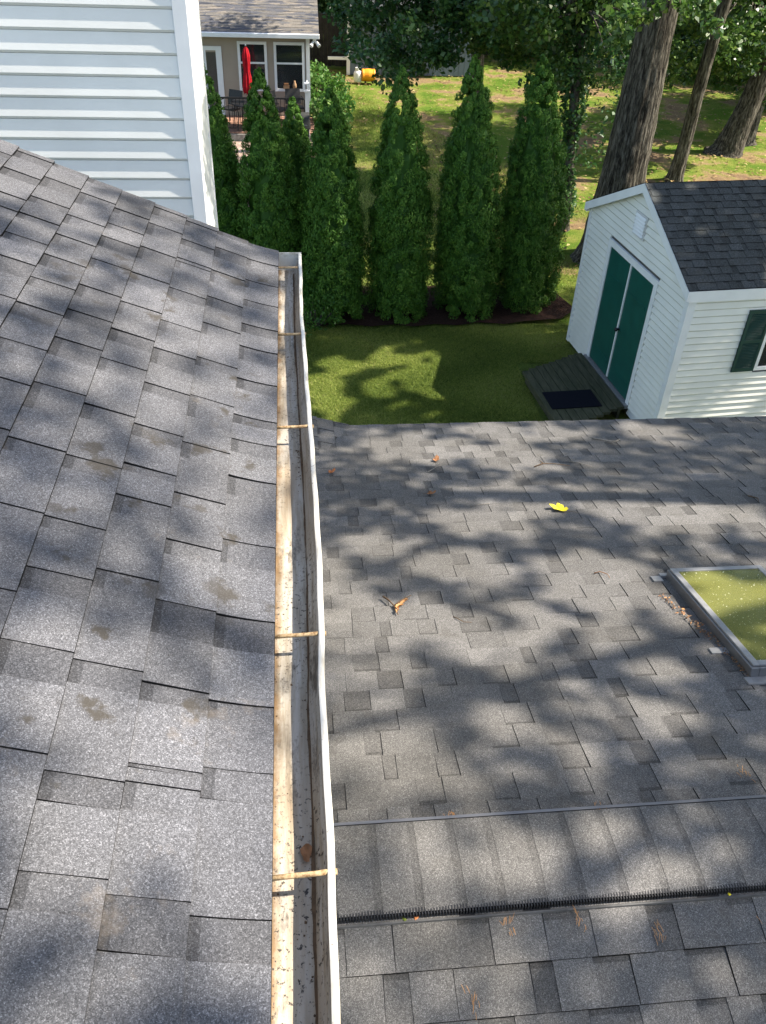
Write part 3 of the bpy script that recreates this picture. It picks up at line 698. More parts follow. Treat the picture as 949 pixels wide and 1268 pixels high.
def needles(x, y, n, spr, label, F=FF):
    mb = MB(); z0 = Vector((x, y, roof_z(x, y)))
    for _ in range(n):
        a = random.uniform(-0.6, 0.6)+1.5708; l = random.uniform(0.01, 0.03); px, py = x+random.gauss(0, spr), y+random.gauss(0, spr*1.6)
        P = [(px+math.cos(a)*l*t, py+math.sin(a)*l*t, roof_z(px, py+math.sin(a)*l*t)+0.0135+0.003*math.sin(t*3)) for t in (0, .5, 1)]
        mb.tube(P, 0.0009, 3, cap=False)
    mb.build('dried_catkin', 'leaf_dry', None, label=label, category='plant debris', group='dried catkins scattered along the ridge')
for (x, y, lb) in ((0.86, 1.25, 'tan dried catkin strands on the near slope below the middle of the louvred vent'), (0.62, 1.26, 'two tan catkin strands hanging just below the louvred vent near the gutter'), (1.12, 1.20, 'sparse tan catkin below the louvred vent, right of centre'), (0.50, 1.66, 'small tan catkin at the far edge of the ridge, near the gutter'), (1.50, 1.20, 'tan catkin strands below the vent at the right'), (0.48, 1.05, 'single tan catkin on the near slope close to the gutter at the bottom'), (1.68, 1.78, 'cluster of tan catkin strands beyond the ridge at the right'), (1.05, 1.66, 'tan debris caught on the far vent flange')):
    needles(x, y, 12, 0.012, lb)
def bit(x, y, z, s, mat, label):
    mb = MB(); m = Matrix.Translation((x, y, z)) @ Matrix.Rotation(random.uniform(0, 3), 4, 'Z')
    mb.hexa([(-s, -s*.5, 0), (s, -s*.6, 0), (s*.9, s*.6, 0), (-s*.7, s*.6, 0), (-s*.6, -s*.3, s*.4), (s*.7, -s*.3, s*.5), (s*.5, s*.4, s*.3), (-s*.4, s*.3, s*.5)], mat=m)
    mb.build('leaf_fragment', mat, None, label=label, category='leaf', group='leaf fragments caught on the ridge vent')
bit(0.325, RV0-0.012, RVT-0.026, 0.010, 'leaf_orange', 'orange leaf fragment caught on the louvred vent near the gutter')
bit(0.285, RV0-0.014, RVT-0.026, 0.009, 'grass_blade', 'green leaf fragment beside the orange one on the louvred vent')
bit(1.39, RV0-0.013, RVT-0.026, 0.008, 'leaf_yellow', 'yellow leaf fragment on the louvred vent at the right')
bit(1.70, RV1+0.006, RVT-0.024, 0.014, 'leaf_brown', 'brown leaf fragment on the far vent flange at the right')

# ================================================================== SHED
EX = Vector((0.098, -0.995, 0)).normalized()
shed = thing('garden_shed', 'white vinyl sided garden shed with teal green double doors and dark shingled gable roof', 'shed', (4.796, 13.337, 0), math.atan2(EX.y, EX.x))
SW, SD, SE, SP = 3.42, 5.6, 2.43, 3.23      # width, depth, eave height, peak height
mb = MB(); mb.hexa([(0.02, 0.012, 0.05), (SW-0.02, 0.012, 0.05), (SW-0.02, SD, 0.05), (0.02, SD, 0.05), (0.02, 0.012, SE), (SW-0.02, 0.012, SE), (SW-0.02, SD, SE), (0.02, SD, SE)])
mb.poly([(0.02, 0.013, SE), (SW-0.02, 0.013, SE), (SW/2, 0.013, SP-0.03)]); mb.poly([(0.02, SD, SE), (SW/2, SD, SP-0.03), (SW-0.02, SD, SE)])
wall = mb.build('wall', 'roof_board', shed)  # wall coloured dark so the slots between boards read as lap shadows
DX0, DX1, DZ0, DZ1 = 0.975, 2.475, 0.23, 2.11
gab = lambda z: 0.03 + max(0, (z-SE)*(SW/2)/(SP-SE))
boards(wall, 'shed_vinyl', Matrix.Identity(4), lambda z: gab(z), lambda z: SW-gab(z), 0.06, SP-0.06, 0.1, holes=[(DX0-0.10, DX1+0.10, 0, DZ1+0.10)], proud=0.024, slot=0.011)
Fsd = Matrix.Translation((SW, 0, 0)) @ Matrix.Rotation(math.radians(90), 4, 'Z')
WZ0, WZ1, WX0, WX1 = 1.20, 2.13, 1.26, 1.90
boards(wall, 'shed_vinyl', Fsd, 0.09, SD, 0.06, SE-0.06, 0.1, holes=[(WX0, WX1, WZ0, WZ1)], proud=0.02, slot=0.007)
# corner posts, base board
for (a, b) in (((-0.02, -0.02, 0.04), (0.075, -0.0, SE)), ((SW-0.085, -0.022, 0.04), (SW+0.0, -0.0, SE)), ((SW+0.0005, -0.022, 0.04), (SW+0.02, 0.09, SE))):
    o = MB().box(a, b).build('corner_post', 'trim_white', shed)
# doors
for (a, b) in ((DX0, (DX0+DX1)/2-0.012), ((DX0+DX1)/2+0.012, DX1)):
    mb = MB(); mb.box((a, -0.012, DZ0), (b, 0.010, DZ1)); d = mb.build('door', 'green_door', shed)
    for zc in (0.30, 1.55):
        MB().box((a+0.10, -0.017, DZ0+zc-0.10), (b-0.10, -0.0125, DZ0+zc-0.05)).build('door_rail', 'green_door', d)
mb = MB(); xm = (DX0+DX1)/2; mb.box((xm-0.016, -0.030, DZ0+0.02), (xm+0.016, -0.012, DZ1)); mb.build('door_astragal', 'trim_white', shed)
mb = MB(); mb.lathe([(0, 0), (0.016, 0.0), (0.016, 0.03), (0.03, 0.045), (0.03, 0.07), (0, 0.08)], 14); k = mb.build('door_handle', 'black_plastic', shed, smooth=True); k.matrix_local = Matrix.Translation((xm+0.05, -0.014, 1.10)) @ Matrix.Rotation(math.radians(90), 4, 'X')
mb = MB(); t1 = 0.10
mb.box((DX0-t1, -0.026, DZ0-0.02), (DX0-0.002, 0.01, DZ1+t1)); mb.box((DX1+0.002, -0.026, DZ0-0.02), (DX1+t1, 0.01, DZ1+t1)); mb.box((DX0-0.001, -0.0255, DZ1+0.002), (DX1+0.001, 0.01, DZ1+t1-0.001))
o = mb.build('door_frame', 'trim_white', shed)
MB().box((DX0-t1, -0.07, DZ0-0.08), (DX1+t1, 0.01, DZ0-0.021)).build('door_sill', 'pale_flashing', shed)
# gable vent
mb = MB(); mb.box((1.53, -0.028, 2.53), (1.90, -0.001, 2.86)); gv = mb.build('gable_vent', 'grille_plate', shed)
for i in range(6):
    z = 2.555+i*0.048; m = MB(); m.hexa([(1.56, -0.046, z), (1.87, -0.046, z), (1.87, -0.03, z+0.005), (1.56, -0.03, z+0.005), (1.56, -0.044, z+0.012), (1.87, -0.044, z+0.012), (1.87, -0.029, z+0.036), (1.56, -0.029, z+0.036)]); m.build('louvre', 'trim_white', gv)
# roof
OV = 0.07; th = math.atan2(SP-SE, SW/2); RX = 0.06
roofm = MB()
pk = (SW/2, SP+0.060)
for sg in (-1, 1):
    ex = SW/2 + sg*(SW/2+RX); ez = pk[1] - (SW/2+RX)*(SP-SE)/(SW/2)
    roofm.hexa([(SW/2, -OV, pk[1]-0.05), (ex, -OV, ez-0.05), (ex, SD+OV, ez-0.05), (SW/2, SD+OV, pk[1]-0.05), (SW/2, -OV, pk[1]), (ex, -OV, ez), (ex, SD+OV, ez), (SW/2, SD+OV, pk[1])])
rf = roofm.build('roof', 'roof_board', shed)
ex = SW+RX; ez = pk[1]-(SW/2+RX)*(SP-SE)/(SW/2); LR = math.hypot(SW/2+RX, pk[1]-ez); c_, s_ = (SW/2+RX)/LR, (pk[1]-ez)/LR
def FSH(u, s, h): return (ex - s*c_ + h*s_, u, ez + s*s_ + h*c_)
def FSL(u, s, h): return (-RX + s*c_ - h*s_, u, ez + s*s_ + h*c_)
def shed_sc(r):
    k, a, b, t = r; 
    if b < -0.2 or a > 2.9: return None
    return (b-a)/(1+0.1*a)
shingles(FSH, rf, 'shed_roof_granules', range(int(LR/0.13)+1), -OV-0.02, SD+OV, e=0.13, smax=LR, limit_fn=shed_sc, wid=(0.07, 0.2), gap_after=False)
rest = MB()
for k in range(int(LR/0.14)+1):
    u = -OV-0.02
    while u < SD+OV: w = random.uniform(0.2, 0.35); piece(rest, FSL, u, min(u+w, SD+OV), k, 0.14, random.random() < .5, random.uniform(.4, .55), 0, smax=LR); u += w
rest.build('shingle_field', 'shed_roof_granules', rf, kind='stuff')
# rake boards and fascias
for sg in (-1, 1):
    exx = SW/2 + sg*(SW/2+RX+0.01); ezz = pk[1] - (SW/2+RX+0.01)*(SP-SE)/(SW/2)
    for (ya_, yb_, d0, d1, nm) in ((-OV-0.026, -OV-0.001, 0.006, 0.135, 'rake_board'), (-OV, -0.028, 0.052, 0.075, 'rake_soffit')):
        mb = MB(); mb.hexa([(SW/2, ya_, pk[1]-d1), (exx, ya_, ezz-d1), (exx, yb_, ezz-d1), (SW/2, yb_, pk[1]-d1), (SW/2, ya_, pk[1]-d0), (exx, ya_, ezz-d0), (exx, yb_, ezz-d0), (SW/2, yb_, pk[1]-d0)])
        mb.build(nm, 'trim_white', shed)
    fx = (exx-0.02*sg, exx) if sg > 0 else (exx, exx+0.02)
    MB().box((min(fx)+0.001, -OV+0.0, ezz-0.15), (max(fx)+0.001, SD+OV, ezz-0.002)).build('fascia', 'trim_white', shed)
    sx = (SW+0.021, exx-0.021) if sg > 0 else (exx+0.021, -0.021)
    MB().box((sx[0], -OV+0.03, ezz-0.13), (sx[1], SD+OV, ezz-0.115)).build('soffit', 'trim_white', shed)
# side window with shutters
def on_side(o): o.matrix_local = Fsd; return o
mb = MB(); a, b = WX0, WX1
mb.box((a, -0.03, WZ0), (a+0.05, 0.01, WZ1)); mb.box((b-0.05, -0.03, WZ0), (b, 0.01, WZ1)); mb.box((a+0.05, -0.03, WZ0), (b-0.05, 0.01, WZ0+0.05)); mb.box((a+0.05, -0.03, WZ1-0.05), (b-0.05, 0.01, WZ1)); mb.box((a+0.05, -0.024, (WZ0+WZ1)/2-0.02), (b-0.05, 0.004, (WZ0+WZ1)/2+0.02))
win = on_side(mb.build('window', 'trim_white', shed))
MB().box((a+0.05, -0.006, WZ0+0.05), (b-0.05, 0.0, WZ1-0.05)).build('pane', 'window_glass', win)
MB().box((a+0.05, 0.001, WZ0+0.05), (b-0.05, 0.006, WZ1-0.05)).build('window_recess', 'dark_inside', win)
for (a, b) in ((0.915, 1.255), (1.905, 2.245)):
    mb = MB(); mb.box((a, -0.040, WZ0), (a+0.04, -0.014, WZ1)); mb.box((b-0.04, -0.040, WZ0), (b, -0.014, WZ1)); mb.box((a+0.04, -0.040, WZ0), (b-0.04, -0.014, WZ0+0.05)); mb.box((a+0.04, -0.040, WZ1-0.05), (b-0.04, -0.014, WZ1)); mb.box((a+0.04, -0.040, 1.64), (b-0.04, -0.014, 1.69))
    sh = on_side(mb.build('shutter', 'green_shutter', shed))
    m = MB(); z = WZ0+0.055
    while z < WZ1-0.07:
        m.hexa([(a+0.04, -0.038, z), (b-0.04, -0.038, z), (b-0.04, -0.016, z+0.012), (a+0.04, -0.016, z+0.012), (a+0.04, -0.038, z+0.007), (b-0.04, -0.038, z+0.007), (b-0.04, -0.016, z+0.020), (a+0.04, -0.016, z+0.020)]); z += 0.024
    m.build('shutter_slats', 'green_shutter', sh, kind='stuff')
# low deck in front of the doors
deck = thing('wooden_deck', 'low weathered mossy wooden deck in front of the teal shed doors', 'deck', (4.796, 13.337, 0), math.atan2(EX.y, EX.x))
nb_ = 9; dy0, dy1 = -1.30, -0.075; bw = (dy1-dy0)/nb_
me = MB().box((0.80, 0.002, 0.155), (2.58, bw-0.010, 0.20)).mesh('plank', 'mossy_wood')
for i in range(nb_):
    o = link('plank', me, deck, (random.uniform(-0.012, 0.012) + (0.56 if False else 0.0) + (nb_-1-i)*0.060, dy0 + i*bw, random.uniform(-0.002, 0.002)))
for yy in (dy0+0.06, (dy0+dy1)/2, dy1-0.10):
    MB().box((0.86+ (dy1-yy)*0.40, yy, 0.0), (2.54+(dy1-yy)*0.40, yy+0.04, 0.154)).build('joist', 'mossy_wood', deck)
mt = MB().box((0, 0, 0), (0.50, 0.80, 0.014)).build('doormat', 'mat_black', None, label='black rectangular doormat lying on the wooden deck before the shed', category='doormat')
mt.matrix_world = Matrix.Translation((4.796, 13.337, 0.204)) @ Matrix.Rotation(math.atan2(EX.y, EX.x), 4, 'Z') @ Matrix.Translation((2.02, -1.22, 0)) @ Matrix.Rotation(-0.02, 4, 'Z')

# ================================================================== ARBORVITAE HEDGE
def arborvitae(x, y, tx, H, rad, label, seed, z0=0.0, dens=1.0):
    rg = np.random.default_rng(seed)
    root = thing('arborvitae', label, 'evergreen tree', (x, y, 0), 0, 'arborvitae hedge along the lawn')
    def R(f): return rad*0.84*np.interp(f, [0, .1, .25, .45, .67, .85, .95, 1], [.86, .98, 1, .92, .75, .44, .20, .03])
    def ax(f): return np.stack([(tx-x)*f, 0*f, f*H], 1)
    nb = int(760*dens*rad/0.6)
    f = rg.uniform(0.0, 1.0, nb*4); f = f[rg.uniform(0, 1, nb*4) < (0.10+0.9*R(f)/rad)][:nb]; f = np.concatenate([f, np.linspace(0.84, 0.995, 26)]); nb = len(f); th = rg.uniform(0, 2*np.pi, nb)
    lob = 1 + 0.07*np.sin(th*3+seed+f*4) + 0.05*np.sin(th*5-f*9+seed)
    r = R(f)*lob*(0.90+rg.uniform(-0.10, 0.14, nb))
    Cb = ax(f) + np.stack([r*np.cos(th), r*np.sin(th), 0*f], 1)
    nl = 92
    br = (0.055+0.075*rg.uniform(0, 1, nb))*np.clip(0.2+R(f)/rad, 0.28, 1.05)
    D = rg.normal(size=(nb, nl, 3)); D /= np.linalg.norm(D, axis=2, keepdims=True); D *= rg.uniform(0.55, 1.0, (nb, nl, 1))
    outw = np.stack([np.cos(th), np.sin(th), 0.35+0*th], 1)
    C = (Cb[:, None, :] + D*br[:, None, None]*np.array([1, 1, 1.25])).reshape(-1, 3)
    nr = np.repeat(outw, nl, 0)*0.6 + D.reshape(-1, 3)*0.8
    T = np.array([0, 0, 0.9]) + np.repeat(outw, nl, 0)*0.5
    global RNG; RNG = rg
    tin = np.clip(np.repeat(0.38+0.17*rg.normal(size=nb), nl)*0.6 + 0.16 + 0.14*rg.normal(size=nb*nl) , 0, 1)
    C[:, 2] = np.maximum(C[:, 2], 0.03)
    crown('crown', C, 0.045, 'arborvitae_spray', root, tin, nrm=nr, nstr=0.55, up=T, aspect=0.36)
    # dense inner foliage
    mb = MB(); zs = [0.05+0.80*i/16 for i in range(17)]
    for i, z in enumerate(zs):
        for k in range(16):
            a = 2*math.pi*k/16; rr = float(R(np.array([min(z, .99)]))[0])*0.72*(1+0.12*math.sin(k*2.3+i*1.7)); mb.v.append(((tx-x)*z+rr*math.cos(a), rr*math.sin(a), z*H*0.97))
    for i in range(16):
        for k in range(16): mb.f.append((i*16+k, i*16+(k+1) % 16, (i+1)*16+(k+1) % 16, (i+1)*16+k)); mb.t.append(0.12)
    mb.build('inner_foliage', 'arborvitae_spray', root)
    MB().tube([(0, 0, 0), (0, 0, 0.6)], [0.07, 0.05], 8).build('trunk', 'bark', root)
arborvitae(-0.34, 14.9, -0.50, 4.02, 0.62, 'second arborvitae from the left, bushy, its tip in front of the red umbrella window', 1)
arborvitae(0.20, 15.8, 0.02, 3.42, 0.50, 'shorter arborvitae tucked behind the right flank of the one before the umbrella', 2)
arborvitae(-1.30, 15.3, -1.42, 4.0, 0.62, 'leftmost arborvitae, partly hidden behind the white house corner', 3)
arborvitae(0.68, 14.55, 0.62, 3.82, 0.66, 'short tipped arborvitae to the right of the neighbour house, in front of the pale shrub', 4)
arborvitae(1.87, 14.55, 1.76, 4.14, 0.64, 'arborvitae standing third from the shed, with pale yellowed flecks on its right side', 5)
arborvitae(3.18, 14.65, 2.91, 4.30, 0.68, 'tall arborvitae in the middle between two others, second from the shed', 6)
arborvitae(4.38, 14.95, 4.11, 4.28, 0.68, 'arborvitae nearest the shed, dense dark green column under hanging oak leaves', 7)

# ================================================================== NEIGHBOUR HOUSE
NY = 28.0
nh = thing('neighbour_house', 'tan sided neighbour house with brown grey shingle roof and white windows beyond the hedge', 'house', (0, NY, 0))
wl_ = MB().box((-12, 0.02, 0), (0.50, 9, 2.46)).build('wall', 'beige_vinyl', nh)
boards(wl_, 'beige_vinyl', Matrix.Identity(4), -12, 0.49, 0.0, 2.44, 0.11, stuff=True)
MB().box((0.491, -0.045, 0.0), (0.60, 0.10, 2.44)).build('corner_trim', 'trim_white', nh)
mb = MB(); mb.hexa([(-12.3, -0.35, 2.47), (0.86, -0.35, 2.47), (0.86, 4.5, 4.9), (-12.3, 4.5, 4.9), (-12.3, -0.35, 2.56), (0.86, -0.35, 2.56), (0.86, 4.5, 5.0), (-12.3, 4.5, 5.0)])
mb.hexa([(-12.3, 4.5, 4.9), (0.86, 4.5, 4.9), (0.86, 9.3, 2.47), (-12.3, 9.3, 2.47), (-12.3, 4.5, 5.0), (0.86, 4.5, 5.0), (0.86, 9.3, 2.56), (-12.3, 9.3, 2.56)])
nr = mb.build('roof', 'roof_board', nh)
sn = 2.44/4.85; cn = 1/math.sqrt(1+sn*sn)
def FNB(u, s, h): return (u, -0.36 + s*cn - h*sn*cn, 2.565 + s*sn*cn + h*cn)
rest = MB()
for k in range(22):
    u = -6.0
    while u < 0.87: w = random.uniform(0.1, 0.35); piece(rest, FNB, u, min(u+w, 0.87), k, 0.14, random.random() < .5, 0.5, 0); u += w
rest.build('shingle_field', 'far_roof_granules', nr, kind='stuff')
o = MB().box((-12.3, -0.46, 2.46), (0.88, -0.352, 2.575)).build('gutter', 'trim_white', nh); bevel(o, 0.01)
def nwin(x0, x1, z0, z1, rail):
    t = 0.075; mb = MB(); mb.box((x0, -0.04, z0), (x0+t, 0.02, z1)); mb.box((x1-t, -0.04, z0), (x1, 0.02, z1)); mb.box((x0+t, -0.04, z0), (x1-t, 0.02, z0+t)); mb.box((x0+t, -0.04, z1-t), (x1-t, 0.02, z1)); mb.box((x0+t, -0.032, rail-0.025), (x1-t, 0.01, rail+0.025))
    w = mb.build('window', 'trim_white', nh)
    MB().box((x0+t, -0.018, z0+t), (x1-t, -0.013, z1-t)).build('pane', 'window_glass', w)
    return w
for x0, x1 in ((-1.515, -0.66), (-0.46, 0.445)):
    w = nwin(x0, x1, 0.98, 2.30, 1.74)
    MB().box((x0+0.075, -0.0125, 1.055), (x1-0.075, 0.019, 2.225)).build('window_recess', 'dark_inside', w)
    MB().box((x0+0.08, -0.012, 1.80), (x1-0.08, -0.0, 2.22)).build('blind', 'slate_siding', w)
# objects on the inner sill of the right window, seen behind the pane
vz = thing('vase', 'small pale clay vase on the sill inside the right neighbour window', 'vase', (0.13, NY-0.045, 1.06))
MB().lathe([(0, 0), (0.045, 0), (0.06, 0.06), (0.058, 0.12), (0.028, 0.18), (0.03, 0.22), (0, 0.22)], 14).build('vase_body', 'clay', vz, smooth=True)
bk = thing('box', 'low brown box beside the vase inside the right neighbour window', 'box', (-0.12, NY-0.05, 1.06))
MB().box((-0.09, -0.02, 0), (0.09, 0.02, 0.09)).build('box_body', 'clay', bk); MB().box((-0.07, -0.018, 0.092), (0.07, 0.018, 0.15)).build('box_lid', 'leaf_brown', bk)
# door at the left
mb = MB(); mb.box((-2.60, -0.04, 0.3), (-2.50, 0.02, 2.16)); mb.box((-2.09, -0.04, 0.3), (-1.98, 0.02, 2.16)); mb.box((-2.50, -0.04, 2.05), (-2.09, 0.02, 2.159)); mb.box((-2.50, -0.03, 0.3), (-2.44, 0.01, 2.05)); mb.box((-2.15, -0.03, 0.3), (-2.09, 0.01, 2.05))
dr = mb.build('door', 'trim_white', nh); MB().box((-2.44, -0.012, 0.36), (-2.15, 0.0, 2.0)).build('pane', 'window_glass', dr)
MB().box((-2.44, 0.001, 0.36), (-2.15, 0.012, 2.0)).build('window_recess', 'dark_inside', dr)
mb = MB()
for dx in (-0.05, 0.06):
    mb.tube([(0.74, -0.30, 2.40), (0.74+dx, -0.36, 2.36), (0.74+dx*2.2, -0.46, 2.28)], [0.02, 0.04, 0.055], 8)
mb.box((0.69, -0.34, 2.38), (0.79, -0.26, 2.46)); mb.build('flood_light', 'white_paint', nh)
# porch: stone edged platform, black railing, white lantern post
porch = thing('porch', 'raised brick porch with black metal railing before the tan neighbour house', 'porch', (0, 26.0, 0))
MB().box((-4.5, 0.0, 0), (0.62, 1.98, 0.26)).build('platform', 'grey_stone', porch)
pm = MB().box((0.004, 0.004, 0), (0.236, 0.116, 0.04)).mesh('brick', 'brick_red')
for j in range(16):
    for i in range(12):
        if j*12+i < 200: link('brick', pm, porch, (-2.2+i*0.24 - (0.12 if j % 2 else 0), 0.0+j*0.12, 0.261))
for i in range(9):
    MB().box((-2.2+i*0.315, -0.05, 0.02), (-2.2+i*0.315+0.305, -0.002, 0.25)).build('stone', 'grey_stone', porch)
rl = MB(); rl.box((-4.4, 0.05, 1.17), (0.36, 0.10, 1.21)); rl.box((-4.4, 0.06, 0.38), (0.36, 0.09, 0.41)); rail = rl.build('railing', 'dark_metal', porch)
bm = MB().box((0, 0, 0), (0.016, 0.016, 0.76)).mesh('baluster', 'dark_metal'); x = -2.4
while x < 0.34: link('baluster', bm, rail, (x, 0.067, 0.41)); x += 0.105
lp = thing('lamp_post', 'white square post with lantern style cap at the porch corner', 'post', (0.46, 26.05, 0.26))
MB().box((-0.055, -0.055, 0), (0.055, 0.055, 1.12)).build('post', 'white_paint', lp); MB().box((-0.08, -0.08, 1.12), (0.08, 0.08, 1.16)).build('cap', 'white_paint', lp)
mb = MB()
for sx_ in (-1, 1):
    for sy_ in (-1, 1): mb.box((sx_*0.05-0.008, sy_*0.05-0.008, 1.16), (sx_*0.05+0.008, sy_*0.05+0.008, 1.32))
mb.box((-0.07, -0.07, 1.32), (0.07, 0.07, 1.35)); mb.lathe([(0.05, 1.35), (0.02, 1.40), (0, 1.43)], 8); mb.build('lantern', 'white_paint', lp)
# closed red umbrella
um = thing('patio_umbrella', 'closed red patio umbrella standing on the neighbour porch', 'umbrella', (-1.20, 26.4, 0.26))
MB().tube([(0, 0, 0), (0, 0, 2.2)], 0.02, 8).build('pole', 'dark_metal', um)
mb = MB(); prof = [(0.10, 0.98), (0.13, 1.05), (0.135, 1.18), (0.10, 1.42), (0.075, 1.55), (0.095, 1.75), (0.10, 1.95), (0.06, 2.10), (0.015, 2.17)]; n = 32
for (r, z) in prof:
    for k in range(n):
        a = 2*math.pi*k/n; rr = r*(1+0.22*math.cos(a*8+z*2)); mb.v.append((rr*math.cos(a), rr*math.sin(a), z+0.03*math.cos(a*8)*(z < 1.0)))
for i in range(len(prof)-1):
    for k in range(n): mb.f.append((i*n+k, i*n+(k+1) % n, (i+1)*n+(k+1) % n, (i+1)*n+k)); mb.t.append(.5)
mb.build('canopy', 'red_cloth', um, smooth=True)
MB().lathe([(0.0, 2.16), (0.018, 2.17), (0.02, 2.20), (0.0, 2.24)], 8).build('finial', 'white_paint', um)
MB().lathe([(0, 0), (0.24, 0), (0.24, 0.04), (0.06, 0.09), (0, 0.09)], 20).build('base', 'dark_metal', um)
# patio table and chairs
tb = thing('patio_table', 'dark round patio table around the red umbrella pole', 'table', (-1.20, 26.4, 0.30))
MB().lathe([(0.03, 0.68), (0.52, 0.68), (0.53, 0.70), (0.52, 0.715), (0.03, 0.715)], 28).build('tabletop', 'dark_metal', tb)
for k in range(4):
    a = k*math.pi/2+0.6; MB().tube([(0.42*math.cos(a), 0.42*math.sin(a), 0), (0.36*math.cos(a), 0.36*math.sin(a), 0.35), (0.40*math.cos(a), 0.40*math.sin(a), 0.68)], 0.016, 6).build('leg', 'dark_metal', tb)
def chair(x, y, rz, label):
    c = thing('patio_chair', label, 'chair', (x, y, 0.30), rz, 'patio chairs on the porch')
    m = MB(); m.hexa([(-.24, -.22, .40), (.24, -.22, .40), (.24, .24, .40), (-.24, .24, .40), (-.24, -.22, .44), (.24, -.22, .45), (.24, .24, .43), (-.24, .24, .43)]); m.build('seat', 'black_plastic', c)
    m = MB(); m.hexa([(-.24, .22, .46), (.24, .22, .46), (.24, .26, .46), (-.24, .26, .46), (-.22, .32, .86), (.22, .32, .86), (.22, .35, .85), (-.22, .35, .85)]); m.build('backrest', 'black_plastic', c)
    for sx_ in (-1, 1):
        MB().tube([(sx_*.22, -.20, 0), (sx_*.24, -.21, .42), (sx_*.25, -.20, .64), (sx_*.25, .24, .66)], 0.014, 6).build('leg', 'dark_metal', c)
        MB().tube([(sx_*.22, .26, 0), (sx_*.23, .22, .42)], 0.014, 6).build('leg', 'dark_metal', c)
chair(-1.75, 26.95, -0.5, 'dark patio chair left of the red umbrella, before the neighbour door')
chair(-0.35, 26.9, 0.9, 'dark patio chair beneath the right neighbour window, mostly behind the hedge tip')
chair(0.12, 27.2, 0.2, 'dark patio chair closest to the white lantern post')
# covered grill on the patio
gl_ = thing('barbecue_grill', 'black covered barbecue grill standing on the pavers before the porch', 'grill', (0.16, 24.55, 0))
mb = MB(); mb.hexa([(-.30, -.25, .05), (.30, -.25, .05), (.30, .28, .05), (-.30, .28, .05), (-.31, -.26, .82), (.31, -.26, .82), (.31, .28, .82), (-.31, .28, .82)])
o = mb.build('cart', 'black_plastic', gl_); bevel(o, 0.02)
mb = MB(); mb.hexa([(-.36, -.30, .821), (.36, -.30, .821), (.36, .32, .821), (-.36, .32, .821), (-.33, -.16, 1.08), (.33, -.16, 1.08), (.33, .26, 1.14), (-.33, .26, 1.14)]); o = mb.build('hood', 'slate_dark' if 'slate_dark' in M else 'dark_fence', gl_); bevel(o, 0.03)
MB().tube([(-.25, -.30, .92), (-.25, -.34, .94), (.25, -.34, .94), (.25, -.30, .92)], 0.012, 6).build('handle', 'grey_metal', gl_)
# paver patio
pav = blob('patio', 'bark_mulch', [(-3.2, 17.0), (-0.9, 17.0), (0.6, 22.5), (0.95, 25.8), (-3.2, 25.95)], 0.012)
pmesh = [MB().box((0.008, 0.008, -0.005), (w-0.008, h-0.008, 0.05)).mesh('paving_stone', 'paver_stone') for (w, h) in ((0.30, 0.22), (0.30, 0.22))]
cnt = 0
for j in range(42):
    yy = 17.1+j*0.21
    for i in range(14):
        xx = -3.0+i*0.29+(0.14 if j % 2 else 0); lim = -0.9+(yy-17)*0.272
        if xx+0.29 < min(lim, 0.9) and xx > -2.0 and cnt < 300:
            o = link('paving_stone', pmesh[0], pav, (xx, yy, 0.02+random.uniform(-.004, .004))); cnt += 1

# ================================================================== FENCE, GREY SHED, TANK
fn_ = thing('wooden_fence', 'tall dark weathered plank fence behind the tan neighbour house', 'fence', (0.9, 37.2, 0))
bm = MB().box((0, 0, 0.02), (0.145, 0.025, 1.85)).mesh('plank', 'dark_fence')
for i in range(16): o = link('plank', bm, fn_, (i*0.15-0.9, random.uniform(-.006, .006), random.uniform(-.02, .02)))
MB().box((-0.9, 0.026, 1.5), (1.5, 0.07, 1.6)).build('fence_rail', 'dark_fence', fn_); MB().box((-0.9, 0.026, 0.3), (1.5, 0.07, 0.4)).build('fence_rail', 'dark_fence', fn_)
gs = thing('grey_shed', 'blue grey sided outbuilding with white corner trim behind hanging oak branches', 'shed', (2.2, 35.7, 0))
MB().box((0.05, 0.02, 0), (5.0, 4.0, 2.3)).build('wall', 'slate_siding', gs)
x = 0.11
pm2 = MB().box((0, -0.004, 0.02), (0.185, 0.018, 2.25)).mesh('wall_panel', 'slate_siding')
while x < 4.9: link('wall_panel', pm2, gs, (x, 0, 0)); x += 0.20
MB().box((-0.04, -0.03, 0), (0.09, 0.05, 2.3)).build('corner_trim', 'trim_white', gs)
mb = MB(); mb.hexa([(-.2, -.35, 2.2), (5.2, -.35, 2.2), (5.2, 2.2, 3.3), (-.2, 2.2, 3.3), (-.2, -.35, 2.3), (5.2, -.35, 2.3), (5.2, 2.2, 3.4), (-.2, 2.2, 3.4)]); mb.build('roof', 'shed_roof_granules', gs)
MB().box((-0.75, 0.02, 0.50), (-0.03, 0.10, 0.60)).build('ledge', 'trim_white', gs)
tk = thing('gas_cylinder', 'small white gas cylinder on the grass beside the orange drum', 'gas cylinder', (2.50, 34.35, 0))
MB().lathe([(0, 0.02), (0.13, 0.02), (0.15, 0.06), (0.16, 0.15), (0.16, 0.30), (0.13, 0.38), (0.04, 0.42), (0, 0.42)], 18).build('tank_body', 'white_paint', tk, smooth=True)
MB().lathe([(0.10, 0.38), (0.10, 0.50), (0.095, 0.50), (0.095, 0.38)], 16).build('collar', 'white_paint', tk); MB().lathe([(0.03, 0.42), (0.03, 0.47), (0, 0.47)], 8).build('valve', 'grey_metal', tk)
dm = thing('orange_drum', 'orange drum lying on its side by the grey outbuilding', 'drum', (2.80, 34.35, 0.25))
